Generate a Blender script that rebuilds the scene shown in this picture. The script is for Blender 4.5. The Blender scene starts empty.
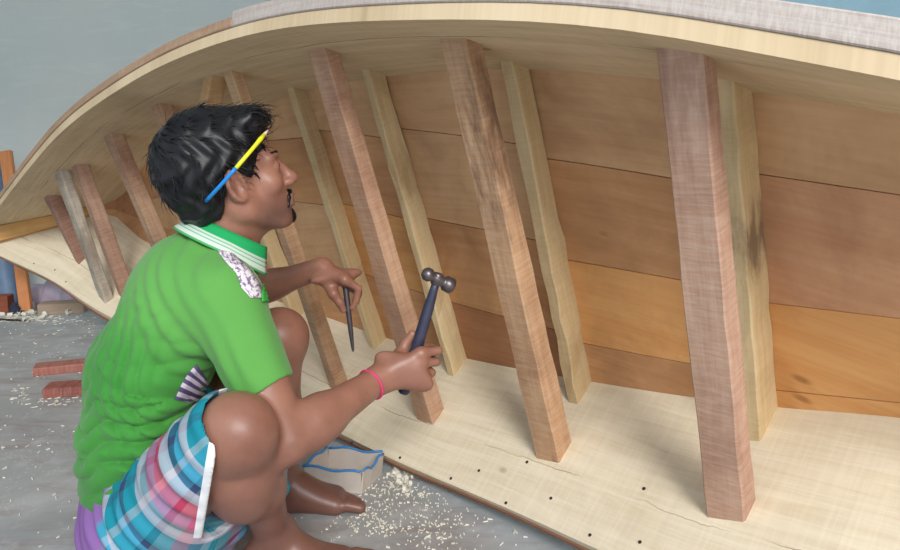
import bpy, bmesh, math, random
import numpy as np
from mathutils import Vector, Matrix
from mathutils.bvhtree import BVHTree
random.seed(7); rng = np.random.default_rng(7)
SC = bpy.context.scene
COL = SC.collection
H = 0.87; F = 720.0; PITCH = math.radians(10)

# ------------------------------------------------------------------ placing
def P(px, py, t):
    """world point seen at (px, py) at distance t along the optical axis"""
    cx, cy = (px-450)/F, (py-275)/F
    return np.array([cx*t, t*(math.cos(PITCH)-cy*math.sin(PITCH)), H + t*(-math.sin(PITCH)-cy*math.cos(PITCH))])
def floor_at(px, py, z=0.0):
    d = P(px, py, 1.0) - np.array([0, 0, H])
    return np.array([0, 0, H]) + d*((z-H)/d[2])
def back_at(px, py, y):
    d = P(px, py, 1.0) - np.array([0, 0, H])
    return np.array([0, 0, H]) + d*(y/d[1])
def nrm(v): v = np.asarray(v, float); return v/np.linalg.norm(v)

# ------------------------------------------------------------------ objects
def tag(o, label=None, cat=None, group=None, kind=None):
    if label: o['label'] = label
    if cat: o['category'] = cat
    if group: o['group'] = group
    if kind: o['kind'] = kind
    return o
def empty(name, loc, label, cat, group=None):
    o = bpy.data.objects.new(name, None); COL.objects.link(o); o.location = loc
    o.empty_display_size = .05
    return tag(o, label, cat, group)
def link(name, me, mats, parent=None, smooth=False, M=None):
    o = bpy.data.objects.new(name, me); COL.objects.link(o)
    for m in (mats if isinstance(mats, (list, tuple)) else [mats]): me.materials.append(m)
    if smooth:
        me.polygons.foreach_set('use_smooth', [True]*len(me.polygons))
    M = M if M is not None else Matrix.Identity(4)
    if parent is not None:
        bpy.context.view_layer.update()
        o.parent = parent
        o.matrix_parent_inverse = Matrix.Identity(4)
        pl = Matrix.Translation(parent.location) if parent.parent is None else parent.matrix_world
        o.matrix_local = pl.inverted() @ M
        bpy.context.view_layer.update()
    else:
        o.matrix_world = M
    return o
def mesh(name, v, f):
    me = bpy.data.meshes.new(name)
    me.from_pydata([tuple(map(float, x)) for x in v], [], [tuple(map(int, x)) for x in f]); me.update()
    return me
def recentre(me):
    """move a mesh to its own centre, return the world matrix that puts it back"""
    n = len(me.vertices); a = np.empty(n*3, 'f'); me.vertices.foreach_get('co', a); a = a.reshape(-1, 3)
    c = (a.min(0)+a.max(0))/2; c[2] = a[:, 2].min()
    me.vertices.foreach_set('co', (a-c).ravel()); me.update()
    return Matrix.Translation(Vector(c.tolist()))
def frame(o, x, y, z):
    return Matrix(((x[0], y[0], z[0], o[0]), (x[1], y[1], z[1], o[1]), (x[2], y[2], z[2], o[2]), (0, 0, 0, 1)))
def boxmesh(name, sx, sy, sz, bevel=.004, cuts=0, jit=0.0, seg=2):
    bm = bmesh.new(); bmesh.ops.create_cube(bm, size=1.0)
    bmesh.ops.scale(bm, vec=(sx, sy, sz), verts=bm.verts)
    if bevel: bmesh.ops.bevel(bm, geom=list(bm.edges), offset=bevel, segments=seg, affect='EDGES', profile=.5)
    for v in bm.verts: v.co.z += sz/2
    if jit:
        for v in bm.verts: v.co += Vector((random.uniform(-jit, jit), random.uniform(-jit, jit), random.uniform(-jit, jit)))
    me = bpy.data.meshes.new(name); bm.to_mesh(me); bm.free(); return me
def tubemesh(name, pts, rad, n=14, cap=True):
    pts = [np.asarray(p, float) for p in pts]; rad = rad if hasattr(rad, '__len__') else [rad]*len(pts)
    v, f = [], []; up = None
    for i, p in enumerate(pts):
        t = nrm(pts[min(i+1, len(pts)-1)]-pts[max(i-1, 0)])
        if up is None:
            up = np.array([0, 0, 1.]) if abs(t[2]) < .9 else np.array([1., 0, 0])
        a = nrm(np.cross(t, up)); b = np.cross(a, t); up = b
        for k in range(n):
            g = 2*math.pi*k/n; v.append(p+rad[i]*(a*math.cos(g)+b*math.sin(g)))
    for i in range(len(pts)-1):
        for k in range(n):
            f.append((i*n+k, i*n+(k+1) % n, (i+1)*n+(k+1) % n, (i+1)*n+k))
    if cap:
        f.append(tuple(range(n))[::-1]); f.append(tuple((len(pts)-1)*n+k for k in range(n)))
    me = mesh(name, v, f)
    bm = bmesh.new(); bm.from_mesh(me); bmesh.ops.recalc_face_normals(bm, faces=bm.faces); bm.to_mesh(me); bm.free()
    return me

# ------------------------------------------------------------------ materials
def S(r, g, b):
    def c(u):
        u /= 255.0
        return u/12.92 if u <= .04045 else ((u+.055)/1.055)**2.4
    return (c(r), c(g), c(b), 1)
class NT:
    def __init__(s, name):
        s.m = bpy.data.materials.new(name); s.m.use_nodes = True; s.t = s.m.node_tree; s.t.nodes.clear()
        s.out = s.n('ShaderNodeOutputMaterial'); s.b = s.n('ShaderNodeBsdfPrincipled')
        s.t.links.new(s.b.outputs[0], s.out.inputs[0])
    def n(s, ty, **kw):
        x = s.t.nodes.new(ty)
        for k, v in kw.items(): setattr(x, k, v)
        return x
    def l(s, a, b): s.t.links.new(a, b)
    def put(s, sock, v):
        if hasattr(v, 'is_linked') or hasattr(v, 'links'): s.l(v, sock)
        else: sock.default_value = v
    def coord(s, kind='Object', attr=None, scale=(1, 1, 1), loc=(0, 0, 0), rot=(0, 0, 0)):
        if attr:
            x = s.n('ShaderNodeAttribute', attribute_name=attr).outputs['Vector']
        else:
            x = s.n('ShaderNodeTexCoord').outputs[kind]
        mp = s.n('ShaderNodeMapping'); s.l(x, mp.inputs[0])
        mp.inputs['Scale'].default_value = scale; mp.inputs['Location'].default_value = loc; mp.inputs['Rotation'].default_value = rot
        return mp.outputs[0]
    def noise(s, vec, scale, detail=4, rough=.55, dist=0.0):
        x = s.n('ShaderNodeTexNoise'); s.l(vec, x.inputs['Vector'])
        x.inputs['Scale'].default_value = scale; x.inputs['Detail'].default_value = detail
        x.inputs['Roughness'].default_value = rough; x.inputs['Distortion'].default_value = dist
        return x.outputs['Fac']
    def ramp(s, fac, stops, interp='LINEAR'):
        x = s.n('ShaderNodeValToRGB'); e = x.color_ramp; e.interpolation = interp
        while len(e.elements) < len(stops): e.elements.new(.5)
        for k, (p, c) in enumerate(stops):
            e.elements[k].position = p; e.elements[k].color = c if len(c) == 4 else (*c, 1)
        s.l(fac, x.inputs[0]); return x.outputs[0]
    def mix(s, fac, a, b, mode='MIX'):
        x = s.n('ShaderNodeMix', data_type='RGBA', blend_type=mode)
        s.put(x.inputs[0], fac); s.put(x.inputs[6], a); s.put(x.inputs[7], b); return x.outputs[2]
    def math(s, op, a, b=None, c=None):
        x = s.n('ShaderNodeMath', operation=op); s.put(x.inputs[0], a)
        if b is not None: s.put(x.inputs[1], b)
        if c is not None: s.put(x.inputs[2], c)
        return x.outputs[0]
    def sep(s, v):
        x = s.n('ShaderNodeSeparateXYZ'); s.l(v, x.inputs[0]); return x.outputs
    def bump(s, h, strength=.3, dist=.002):
        x = s.n('ShaderNodeBump'); s.l(h, x.inputs['Height']); x.inputs['Strength'].default_value = strength
        x.inputs['Distance'].default_value = dist; s.l(x.outputs[0], s.b.inputs['Normal'])
    def fin(s, col, rough=.6, spec=.4, **kw):
        s.put(s.b.inputs['Base Color'], col); s.put(s.b.inputs['Roughness'], rough); s.b.inputs['Specular IOR Level'].default_value = spec
        for k, v in kw.items(): s.put(s.b.inputs[k], v)
        return s.m
def plain(name, c, rough=.6, spec=.4, metal=0, var=.12, sc=30):
    t = NT(name); v = t.coord()
    dk = tuple(x*(1-var*2) for x in c[:3])+(1,); lt = tuple(min(1, x*(1+var)) for x in c[:3])+(1,)
    col = t.ramp(t.noise(v, sc, 5), [(.3, dk), (.7, lt)])
    return t.fin(col, rough, spec, Metallic=metal)
BL = (0, 0, 0, 1)
def wood(name, a, b, dark, coord='Object', length='z', seed=0., grain=1., blotch=(.62, .8), blotch_amt=.55, saw=0.0, rough=.7, knots=True, patch=None, spec=.25):
    """a, b light and mid tones, dark for stains; grain runs along the axis `length`"""
    t = NT(name)
    ax = {'x': (1.2, 22, 22), 'y': (22, 1.2, 22), 'z': (22, 22, 1.2)}[length]
    v = t.coord(coord, scale=ax, loc=(seed*3.1, seed*1.7, seed*.9))
    iso = t.coord(coord, loc=(seed*2.3, seed*5.1, seed*1.3))
    g1 = t.noise(v, 2.2*grain, 6, .62, .6); g2 = t.noise(v, 9*grain, 3, .6)
    col = t.ramp(t.math('MULTIPLY_ADD', g2, .35, t.math('MULTIPLY', g1, .65)), [(.32, b), (.62, a)])
    bl = t.noise(iso, 5.0, 6, .62, .4)
    col = t.mix(t.math('MULTIPLY', t.ramp(bl, [(blotch[0]-.12, BL), (blotch[1], (1, 1, 1, 1))]), blotch_amt), col, dark)
    lo = t.noise(iso, 1.7, 3, .5)
    col = t.mix(t.math('MULTIPLY', t.ramp(lo, [(.35, BL), (.7, (1, 1, 1, 1))]), .4), col, t.mix(.5, b, dark))
    if knots:
        vo = t.n('ShaderNodeTexVoronoi'); vo.inputs['Scale'].default_value = 5.5
        ks = t.coord(coord, scale={'x': (.6, 1.3, 1.3), 'y': (1.3, .6, 1.3), 'z': (1.3, 1.3, .6)}[length], loc=(seed, seed*.4, seed*2))
        t.l(ks, vo.inputs['Vector'])
        k = t.ramp(vo.outputs['Distance'], [(.03, (1, 1, 1, 1)), (.075, BL)])
        col = t.mix(t.math('MULTIPLY', k, .6), col, dark)
    hgt = g2
    if saw:
        sx = {'x': (60, 5, 5), 'y': (5, 60, 5), 'z': (5, 5, 60)}[length]
        sw = t.noise(t.coord(coord, scale=sx, loc=(seed, seed, seed)), 3.2, 3, .7, .3)
        col = t.mix(t.math('MULTIPLY', t.ramp(sw, [(.42, BL), (.62, (1, 1, 1, 1))]), saw), col, t.mix(.5, a, (.75, .68, .6, 1)))
        hgt = t.math('ADD', g2, sw)
    if patch:
        axis, c0, wd, amt, colr = patch
        q = t.sep(t.coord(coord))[{'x': 0, 'y': 1, 'z': 2}[axis]]
        pn = t.noise(t.coord(coord, scale={'x': (1, 4, 4), 'y': (4, 1, 4), 'z': (4, 4, 1)}[length], loc=(seed*7, 0, 1)), 6, 5, .7)
        d = t.math('ABSOLUTE', t.math('SUBTRACT', q, c0))
        m = t.math('MULTIPLY', t.math('LESS_THAN', d, wd), 1.0)
        mm = t.math('SUBTRACT', 1.0, t.math('DIVIDE', d, wd)); mm = t.math('MAXIMUM', mm, 0.0)
        fm = t.ramp(t.math('MULTIPLY', t.math('ADD', pn, .0), t.math('POWER', mm, .4)), [(.36, BL), (.55, (1, 1, 1, 1))])
        col = t.mix(t.math('MULTIPLY', fm, amt), col, colr)
    t.bump(hgt, .35, .0015)
    return t.fin(col, rough, spec)

# ------------------------------------------------------------------ camera, light
cam = bpy.data.cameras.new('camera'); co = bpy.data.objects.new('camera', cam); COL.objects.link(co)
cam.sensor_fit = 'HORIZONTAL'; cam.sensor_width = 36; cam.lens = 36*F/900; cam.clip_start = .01
co.location = (0, 0, H); co.rotation_euler = (math.pi/2-PITCH, 0, 0); SC.camera = co
SC.view_settings.view_transform = 'Standard'; SC.view_settings.look = 'None'; SC.view_settings.gamma = 1
SC.view_settings.use_curve_mapping = False; SC.view_settings.exposure = 0.1
w = bpy.data.worlds.new('sky'); SC.world = w; w.use_nodes = True
bg = w.node_tree.nodes['Background']; bg.inputs[0].default_value = (.80, .90, 1.0, 1); bg.inputs[1].default_value = 0.86
sun = bpy.data.lights.new('sun', 'SUN'); so = bpy.data.objects.new('sun', sun); COL.objects.link(so)
sun.energy = 1.7; sun.angle = math.radians(16); sun.color = (1.0, .97, .92)
sdv = Vector((-.08, .78, -.50)).normalized(); so.rotation_euler = sdv.to_track_quat('-Z', 'Y').to_euler(); so.location = (0, -3, 4)

door = bpy.data.lights.new('doorway_daylight', 'AREA'); do = bpy.data.objects.new('doorway_daylight', door); COL.objects.link(do)
door.shape = 'RECTANGLE'; door.size = 1.0; door.size_y = 1.2; door.energy = 50; door.color = (1, .975, .94)
do.location = (1.0, -1.5, 1.9); do.rotation_euler = Vector((-.75, 3.0, -1.25)).to_track_quat('-Z', 'Y').to_euler()
# ------------------------------------------------------------------ setting
def quadbox(name, lo, hi, mat, kind='structure'):
    lo = np.array(lo, float); hi = np.array(hi, float)
    me = boxmesh(name, *(hi-lo), bevel=0)
    o = link(name, me, mat, M=Matrix.Translation(Vector(((lo[0]+hi[0])/2, (lo[1]+hi[1])/2, lo[2]))))
    return tag(o, kind=kind)
def concrete_floor():
    t = NT('dusty_concrete'); v = t.coord()
    a = t.noise(v, 2.2, 7, .62, .5); b = t.noise(v, 14, 6, .65); c = t.noise(t.coord(scale=(1, 3.5, 1), rot=(0, 0, .6)), 4.5, 6, .6, .8)
    col = t.ramp(a, [(.3, S(144, 146, 148)), (.52, S(164, 166, 167)), (.72, S(184, 184, 186))])
    col = t.mix(t.math('MULTIPLY', t.ramp(c, [(.5, BL), (.68, (1, 1, 1, 1))]), .55), col, S(140, 124, 122))
    col = t.mix(t.math('MULTIPLY', t.ramp(b, [(.52, BL), (.72, (1, 1, 1, 1))]), .45), col, S(204, 206, 208))
    vo = t.n('ShaderNodeTexVoronoi'); vo.inputs['Scale'].default_value = 60; t.l(t.coord(), vo.inputs['Vector'])
    fl = t.math('MULTIPLY', t.ramp(vo.outputs['Distance'], [(.14, (1, 1, 1, 1)), (.22, BL)]), t.ramp(t.noise(v, 3.3, 5, .6), [(.5, BL), (.62, (1, 1, 1, 1))]))
    col = t.mix(t.math('MULTIPLY', fl, .75), col, S(205, 200, 185))
    t.bump(b, .25, .004)
    return t.fin(col, .62, .35)
def plaster():
    t = NT('rendered_wall'); v = t.coord()
    a = t.noise(v, 1.1, 5, .55, .3); b = t.noise(t.coord(scale=(1, 1, 4)), 3.5, 6, .65, .6); c = t.noise(v, 30, 4)
    col = t.ramp(a, [(.3, S(202, 210, 210)), (.7, S(216, 220, 214))])
    col = t.mix(t.math('MULTIPLY', t.ramp(b, [(.52, BL), (.75, (1, 1, 1, 1))]), .5), col, S(224, 230, 226))
    t.bump(t.math('ADD', c, b), .3, .003)
    return t.fin(col, .85, .2)
WY = 4.2
quadbox('floor', (-4.2, -2.5, -.06), (4.5, WY+.2, 0), concrete_floor())
PL = plaster()
xs = back_at(272, 3, WY)[0]
quadbox('wall_left', (-4.35, 1.2, 0), (-4.2, WY+.15, 3.0), PL)
quadbox('wall_back', (-4.2, WY, 0), (xs, WY+.15, 3.0), PL)
quadbox('ceiling', (-4.2, .2, 3.0), (4.5, WY+.15, 3.1), PL)
blue = plain('pale_blue_paint', S(176, 212, 226), .45, .4, var=.05, sc=6)
quadbox('wall_right', (xs, WY+.02, 0), (4.5, WY+.15, 3.0), blue)
tr = plain('blue_grey_trim_paint', S(120, 150, 160), .5, .4, var=.05)
for k, px in enumerate((273, 292)):
    x = back_at(px, 3, WY)[0]
    quadbox('trim_%d' % (k+1), (x-.012, WY-.03, 0), (x+.012, WY+.02, 3.0), tr)

# ------------------------------------------------------------------ the boat on its side
A = nrm([-.699, .715, 0]); N = np.array([A[1], -A[0], 0.]); O = P(655, 47, 1.0); O[2] = 0
def W(s, n, z): return O + A*s + N*n + np.array([0, 0, z+H])
def curve(tab):
    t = np.array(tab, float); X = t[:, 0]
    m = [np.gradient(t[:, j], X) for j in (1, 2)]
    def f(s):
        i = int(np.clip(np.searchsorted(X, s)-1, 0, len(X)-2)); h = X[i+1]-X[i]; u = (s-X[i])/h
        r = []
        for j in (0, 1):
            y0, y1 = t[i, j+1], t[i+1, j+1]; m0, m1 = m[j][i]*h, m[j][i+1]*h
            r.append(y0*(1+2*u)*(1-u)**2 + m0*u*(1-u)**2 + y1*u*u*(3-2*u) + m1*u*u*(u-1))
        return np.array(r)
    return f
GT = curve([(-1.2, .03, -.06), (-.6, -.02, -.005), (-.24, -.06, .091), (0, -.083, .152), (.438, -.111, .213), (.864, -.118, .238), (1.257, -.130, .213), (1.73, -.142, .137), (2.155, -.14, .047), (2.53, -.14, -.067), (2.93, -.142, -.205), (3.25, -.14, -.312), (3.52, -.125, -.374)])
CT = curve([(-1.2, .33, -.14), (-.6, .30, -.03), (-.24, .285, .047), (0, .258, .095), (.438, .226, .158), (.864, .212, .17), (1.257, .236, .157), (1.5, .248, .13), (1.9, .252, .075), (2.155, .256, .02), (2.53, .262, -.095), (3.0, .262, -.262), (3.12, .17, -.298), (3.28, .085, -.331), (3.52, -.09, -.388)])
CB = curve([(-1.2, .40, -.40), (-.6, .445, -.44), (-.24, .46, -.462), (0, .476, -.508), (.438, .476, -.557), (.864, .488, -.592), (1.257, .511, -.609), (1.53, .500, -.593), (2.155, .43, -.535), (2.53, .375, -.462), (2.77, .335, -.402), (3.0, .262, -.300), (3.12, .17, -.345), (3.28, .085, -.389), (3.52, -.09, -.465)])
GB = curve([(-1.2, .02, -.56), (-.6, .08, -.67), (-.24, .11, -.708), (0, .145, -.745), (.438, .21, -.796), (.864, .22, -.816), (1.257, .207, -.797), (1.73, .175, -.758), (2.155, .115, -.712), (2.53, .051, -.654), (2.93, -.001, -.576), (3.25, -.05, -.535), (3.52, -.11, -.492)])
SS = np.concatenate([np.linspace(-1.2, 3.0, 57), np.linspace(3.05, 3.52, 9)])
def slab(name, s_list, c0, c1, up, th, nv=6, n0=0.0):
    """curved board between two edge curves; thickness th on the outer side; UV = metres along / across"""
    v, f, uv = [], [], []
    for s in s_list:
        a, b = np.array(c0(s)), np.array(c1(s)); d = b-a; L = np.linalg.norm(d)+1e-9
        nm = np.array([-d[1], d[0]])/L; nm = nm if nm[1]*up > 0 else -nm
        for lay in (0, 1):
            for k in range(nv+1):
                q = a+d*k/nv+nm*th*lay; v.append(W(s, *q)); uv.append((s, L*k/nv))
    r = 2*(nv+1); m = nv+1
    for i in range(len(s_list)-1):
        o, p = i*r, (i+1)*r
        for k in range(nv):
            f.append((o+k, o+k+1, p+k+1, p+k)); f.append((o+m+k, p+m+k, p+m+k+1, o+m+k+1))
        f.append((o, p, p+m, o+m)); f.append((o+nv, o+m+nv, p+m+nv, p+nv))
    for o in (0, (len(s_list)-1)*r):
        for k in range(nv): f.append((o+k, o+k+1, o+m+k+1, o+m+k))
    me = mesh(name, v, f)
    bm = bmesh.new(); bm.from_mesh(me); bmesh.ops.recalc_face_normals(bm, faces=bm.faces); bm.to_mesh(me); bm.free()
    lay = me.uv_layers.new(name='UVMap')
    for lp in me.loops: lay.data[lp.index].uv = uv[lp.vertex_index]
    return me
boat = empty('wooden_boat', tuple(W(.9, .3, -H)), 'unfinished wooden boat lying on its side with its open inside facing the man', 'boat')
def panel_wood(name, a, b, dk, seed, seam=None):
    t = NT(name)
    v = t.coord('UV', scale=(1.0, 14, 1), loc=(seed, seed, 0)); iso = t.coord('UV', loc=(seed*2, seed, 0))
    g = t.noise(v, 3.0, 6, .6, .7); g2 = t.noise(t.coord('UV', scale=(2.5, 60, 1), loc=(seed, 0, 0)), 3, 3)
    col = t.ramp(t.math('MULTIPLY_ADD', g2, .3, t.math('MULTIPLY', g, .7)), [(.34, b), (.6, a)])
    # cross saw marks
    sw = t.noise(t.coord('UV', scale=(55, 2.0, 1), rot=(0, 0, .12)), 2.0, 3, .6)
    col = t.mix(t.math('MULTIPLY', t.ramp(sw, [(.45, BL), (.65, (1, 1, 1, 1))]), .22), col, tuple(min(1, c*1.18) for c in a[:3])+(1,))
    bl = t.noise(iso, 2.6, 5, .6, .3)
    col = t.mix(t.math('MULTIPLY', t.ramp(bl, [(.5, BL), (.75, (1, 1, 1, 1))]), .45), col, tuple(.5*(x+y) for x, y in zip(b[:3], dk[:3]))+(1,))
    vo = t.n('ShaderNodeTexVoronoi'); vo.inputs['Scale'].default_value = 4.2; t.l(t.coord('UV', scale=(.7, 1.2, 1), loc=(seed*3, seed, 0)), vo.inputs['Vector'])
    col = t.mix(t.math('MULTIPLY', t.ramp(vo.outputs['Distance'], [(.02, (1, 1, 1, 1)), (.055, BL)]), .7), col, dk)
    if seam is not None:
        for pos, amp, wd in seam:
            u = t.sep(t.coord('UV')); wob = t.noise(t.coord('UV', scale=(2.2, 0, 0), loc=(pos*9, 0, 0)), 2, 5, .65)
            d = t.math('ABSOLUTE', t.math('SUBTRACT', t.math('SUBTRACT', u[1], pos), t.math('MULTIPLY', t.math('SUBTRACT', wob, .5), amp)))
            brk = t.ramp(t.noise(t.coord('UV', scale=(1, 0, 0), loc=(pos*5+seed, 0, 0)), 2.6, 2), [(.45, BL), (.52, (1, 1, 1, 1))])
            m = t.math('MULTIPLY', t.math('LESS_THAN', d, wd), t.math('MULTIPLY', brk, .75))
            col = t.mix(m, col, dk)
    t.bump(t.math('ADD', g2, sw), .25, .0012)
    return t.fin(col, .72, .22)
PW_T = panel_wood('pale_board_upper', S(216, 196, 164), S(194, 172, 138), S(120, 92, 68), 2.3, [(.10, .03, .0014)])
PW_B = panel_wood('pale_board_lower', S(230, 219, 196), S(214, 200, 172), S(150, 126, 100), 5.1, [(.125, .05, .0011)])
link('side_panel', slab('side_panel', SS, GT, CT, +1, .026), PW_T, boat)
link('side_panel', slab('side_panel', SS, GB, CB, -1, .022), PW_B, boat)
# hull bottom: rows of planks between the two chines, butted at the rear timbers
HW = [wood('plank_%s' % k, a, b, d, 'UV', 'x', sd_, grain=.55, blotch=(.55, .78), blotch_amt=.5, rough=.6) for k, a, b, d, sd_ in (
    ('tan', S(224, 184, 142), S(206, 162, 120), S(122, 78, 46), 1.), ('orange', S(232, 178, 118), S(218, 154, 94), S(136, 84, 44), 2.7),
    ('brown', S(218, 168, 122), S(198, 144, 98), S(104, 64, 40), 4.2), ('red', S(222, 174, 136), S(206, 152, 114), S(122, 70, 44), 6.6), ('dark', S(194, 142, 104), S(172, 120, 84), S(84, 50, 34), 8.8))]
ST = wood('stem_yellow', S(214, 172, 112), S(192, 146, 88), S(150, 100, 60), 'UV', 'x', 3.3, grain=.6, knots=False)
bays = [(-1.2, -.015, (.24, .64, .95), (0, 3, 1, 1)), (-.015, .422, (.265, .58, .87), (0, 2, 1, 2)), (.422, .85, (.19, .49, .80), (0, 0, 2, 4)),
        (.85, 1.242, (.17, .45, .74), (0, 2, 1, 2)), (1.242, 1.68, (.15, .42, .72), (0, 2, 0, 2)), (1.68, 2.2, (.2, .5, .75), (0, 2, 1, 2)), (2.2, 2.62, (.33, .66), (2, 0, 2)), (2.62, 3.0, (.55,), (4, 2))]
v, f, uv, mi = [], [], [], []
def plank(s0, s1, va, vb, m, off):
    # va, vb: (left, right) fractions; a flat board with thickness and a small gap all round
    ns, base = 5, len(v)
    for i in range(ns+1):
        s = s0+.0012+(s1-s0-.0024)*i/ns; q = i/ns
        a, b = np.array(CT(s)), np.array(CB(s)); d = b-a; L = np.linalg.norm(d); nm = np.array([d[1], -d[0]])/L; nm = nm if nm[0] > 0 else -nm
        p0 = va[0]+(va[1]-va[0])*q+.0015; p1 = vb[0]+(vb[1]-vb[0])*q-.0015
        for lay in (0, 1):
            for p_ in (p0, p1):
                v.append(W(s, *(a+d*p_+nm*(off+.018*lay)))); uv.append((s+m*1.3, L*p_+off*50))
    for i in range(ns):
        o, p_ = base+i*4, base+(i+1)*4
        for x in ((0, 1), (1, 3), (3, 2), (2, 0)): f.append((o+x[0], o+x[1], p_+x[1], p_+x[0])); mi.append(m)
    for o in (base, base+ns*4): f.append((o, o+1, o+3, o+2)); mi.append(m)
for s0, s1, cuts, ms in bays:
    c = [0.0]+list(cuts)+[1.0]
    for k, m in enumerate(ms):
        tl = .03 if 0 < s0 < 1 else .015
        va = (c[k]+(tl if 0 < k else -.015), c[k]-(tl if 0 < k else .015)); vb = (c[k+1]+(tl if k < len(ms)-1 else .015), c[k+1]-(tl if k < len(ms)-1 else -.015))
        plank(s0, s1, va, vb, m, random.uniform(0, .0015))
me = mesh('bottom_planking', v, f)
bm = bmesh.new(); bm.from_mesh(me); bmesh.ops.recalc_face_normals(bm, faces=bm.faces); bm.to_mesh(me); bm.free()
lay = me.uv_layers.new(name='UVMap')
for lp in me.loops: lay.data[lp.index].uv = uv[lp.vertex_index]
link('bottom_planking', me, HW, boat)
for pl, m in zip(me.polygons, mi): pl.material_index = m
# stem between the two sides at the bow
link('stem', slab('stem', np.linspace(2.99, 3.52, 14), CT, CB, +1, .04, nv=2), ST, boat)
# transom closing the stern, outside the view
tv = [W(-1.2, *GT(-1.2)), W(-1.2, *CT(-1.2)), W(-1.2, *CB(-1.2)), W(-1.2, *GB(-1.2))]
tv = tv+[q-A*.025 for q in tv]
link('transom', mesh('transom', tv, [(0, 1, 2, 3), (7, 6, 5, 4), (0, 4, 5, 1), (1, 5, 6, 2), (2, 6, 7, 3), (3, 7, 4, 0)]), HW[0], boat)
# rails along both outer edges
def rail(c0, c1, up, th, a0, a1, depth, mat, s_list):
    def e0(s): return edge(s, a0)
    def edge(s, off):
        a, b = np.array(c0(s)), np.array(c1(s)); d = b-a; L = np.linalg.norm(d)+1e-9; nm = np.array([-d[1], d[0]])/L; nm = nm if nm[1]*up > 0 else -nm
        return a+nm*off-d/L*.004
    v, f, uvs = [], [], []
    for s in s_list:
        a, b = np.array(c0(s)), np.array(c1(s)); d = (b-a)/(np.linalg.norm(b-a)+1e-9)
        p0, p1 = edge(s, a0), edge(s, a1)
        for j, q in enumerate((p0, p0+d*depth, p1+d*depth, p1)): v.append(W(s, *q)); uvs.append((s, j*.03))
    for i in range(len(s_list)-1):
        o, p_ = i*4, (i+1)*4
        for j in range(4): f.append((o+j, o+(j+1) % 4, p_+(j+1) % 4, p_+j))
    f.append((0, 1, 2, 3)); n_ = (len(s_list)-1)*4; f.append((n_+3, n_+2, n_+1, n_))
    me = mesh('gunwale_rail', v, f)
    bm = bmesh.new(); bm.from_mesh(me); bmesh.ops.recalc_face_normals(bm, faces=bm.faces)
    bm.to_mesh(me); bm.free()
    lay = me.uv_layers.new(name='UVMap')
    for lp in me.loops: lay.data[lp.index].uv = uvs[lp.vertex_index]
    o = link('gunwale_rail', me, mat, boat); bv = o.modifiers.new('bevel', 'BEVEL'); bv.width = .002; bv.segments = 1; return o
RW_T = wood('rail_grey_pink', S(190, 182, 178), S(166, 152, 144), S(136, 110, 96), 'UV', 'x', 1.9, grain=.7, saw=.4, knots=False)
RW_B = wood('rail_brown', S(176, 132, 104), S(140, 96, 74), S(96, 62, 50), 'UV', 'x', 6.9, grain=.7, knots=False)
RW_M = wood('rail_brown_upper', S(186, 154, 126), S(156, 124, 100), S(110, 82, 64), 'UV', 'x', 4.9, grain=.7, saw=.2, knots=False)
rail(GT, CT, +1, .026, .0265, .062, .03, RW_T, [s for s in SS if s < .98])
rail(GT, CT, +1, .026, .0265, .050, .03, RW_M, [.965]+[s for s in SS if s > .98])
rail(GB, CB, -1, .022, .0225, .046, .03, RW_B, SS)

# timbers standing between the two sides
def zpan(c0, c1, s, n):
    a, b = c0(s), c1(s); return a[1]+(b[1]-a[1])*(n-a[0])/(b[0]-a[0])
def timber(name, sT, nT, sB, nB, wa, wn, mat, jit=.0012, taper=0.0, ztop=None, zbot=None):
    cs = ((0, 0), (1, 0), (1, 1), (0, 1)); top, bot = [], []
    for a_, b_ in cs:
        s, n = sT-a_*wa, nT+b_*wn; z = zpan(GT, CT, s, n) if ztop is None else ztop
        top.append(W(s, n, z+.003))
        s, n = sB-a_*(wa-taper), nB+b_*wn; z = zpan(GB, CB, s, n) if zbot is None else zbot
        bot.append(W(s, n, z-.003))
    o = np.mean(bot, 0); zax = nrm(np.mean(top, 0)-o); xax = nrm(A-zax*np.dot(A, zax)); yax = np.cross(zax, xax)
    K = 14; vs, fs = [], []
    for i in range(K+1):
        q = i/K
        for j in range(4):
            p_ = bot[j]*(1-q)+top[j]*q - o
            l = np.array([p_ @ xax, p_ @ yax, p_ @ zax])
            if 0 < i < K: l += rng.uniform(-jit, jit, 3)
            vs.append(l)
    for i in range(K):
        for j in range(4): fs.append((i*4+j, i*4+(j+1) % 4, (i+1)*4+(j+1) % 4, (i+1)*4+j))
    fs.append((3, 2, 1, 0)); fs.append(tuple(K*4+j for j in range(4)))
    me = mesh(name, vs, fs)
    bm = bmesh.new(); bm.from_mesh(me); bmesh.ops.recalc_face_normals(bm, faces=bm.faces)
    long_e = [e for e in bm.edges if abs((e.verts[0].co-e.verts[1].co).normalized().z) > .8]
    bmesh.ops.bevel(bm, geom=long_e, offset=.003, segments=1, affect='EDGES'); bm.to_mesh(me); bm.free()
    return link(name, me, mat, boat, M=frame(o, xax, yax, zax))
PK = lambda k, sd_, patch=None, a=S(202, 168, 146), b=S(174, 136, 114), d=S(132, 92, 76), saw=.22: wood('timber_'+k, a, b, d, 'Object', 'z', sd_, blotch=(.50, .68), blotch_amt=.62, saw=saw, patch=patch)
TN = lambda k, sd_, patch=None, a=S(228, 206, 162), b=S(206, 178, 132), d=S(130, 96, 62): wood('timber_'+k, a, b, d, 'Object', 'z', sd_, blotch=(.58, .82), blotch_amt=.45, saw=.2, patch=patch)
timber('front_timber', 0, 0, 0, .258, .070, .042, PK('pink', 1.1, ('z', .75, .22, .45, S(134, 92, 84))))
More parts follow.
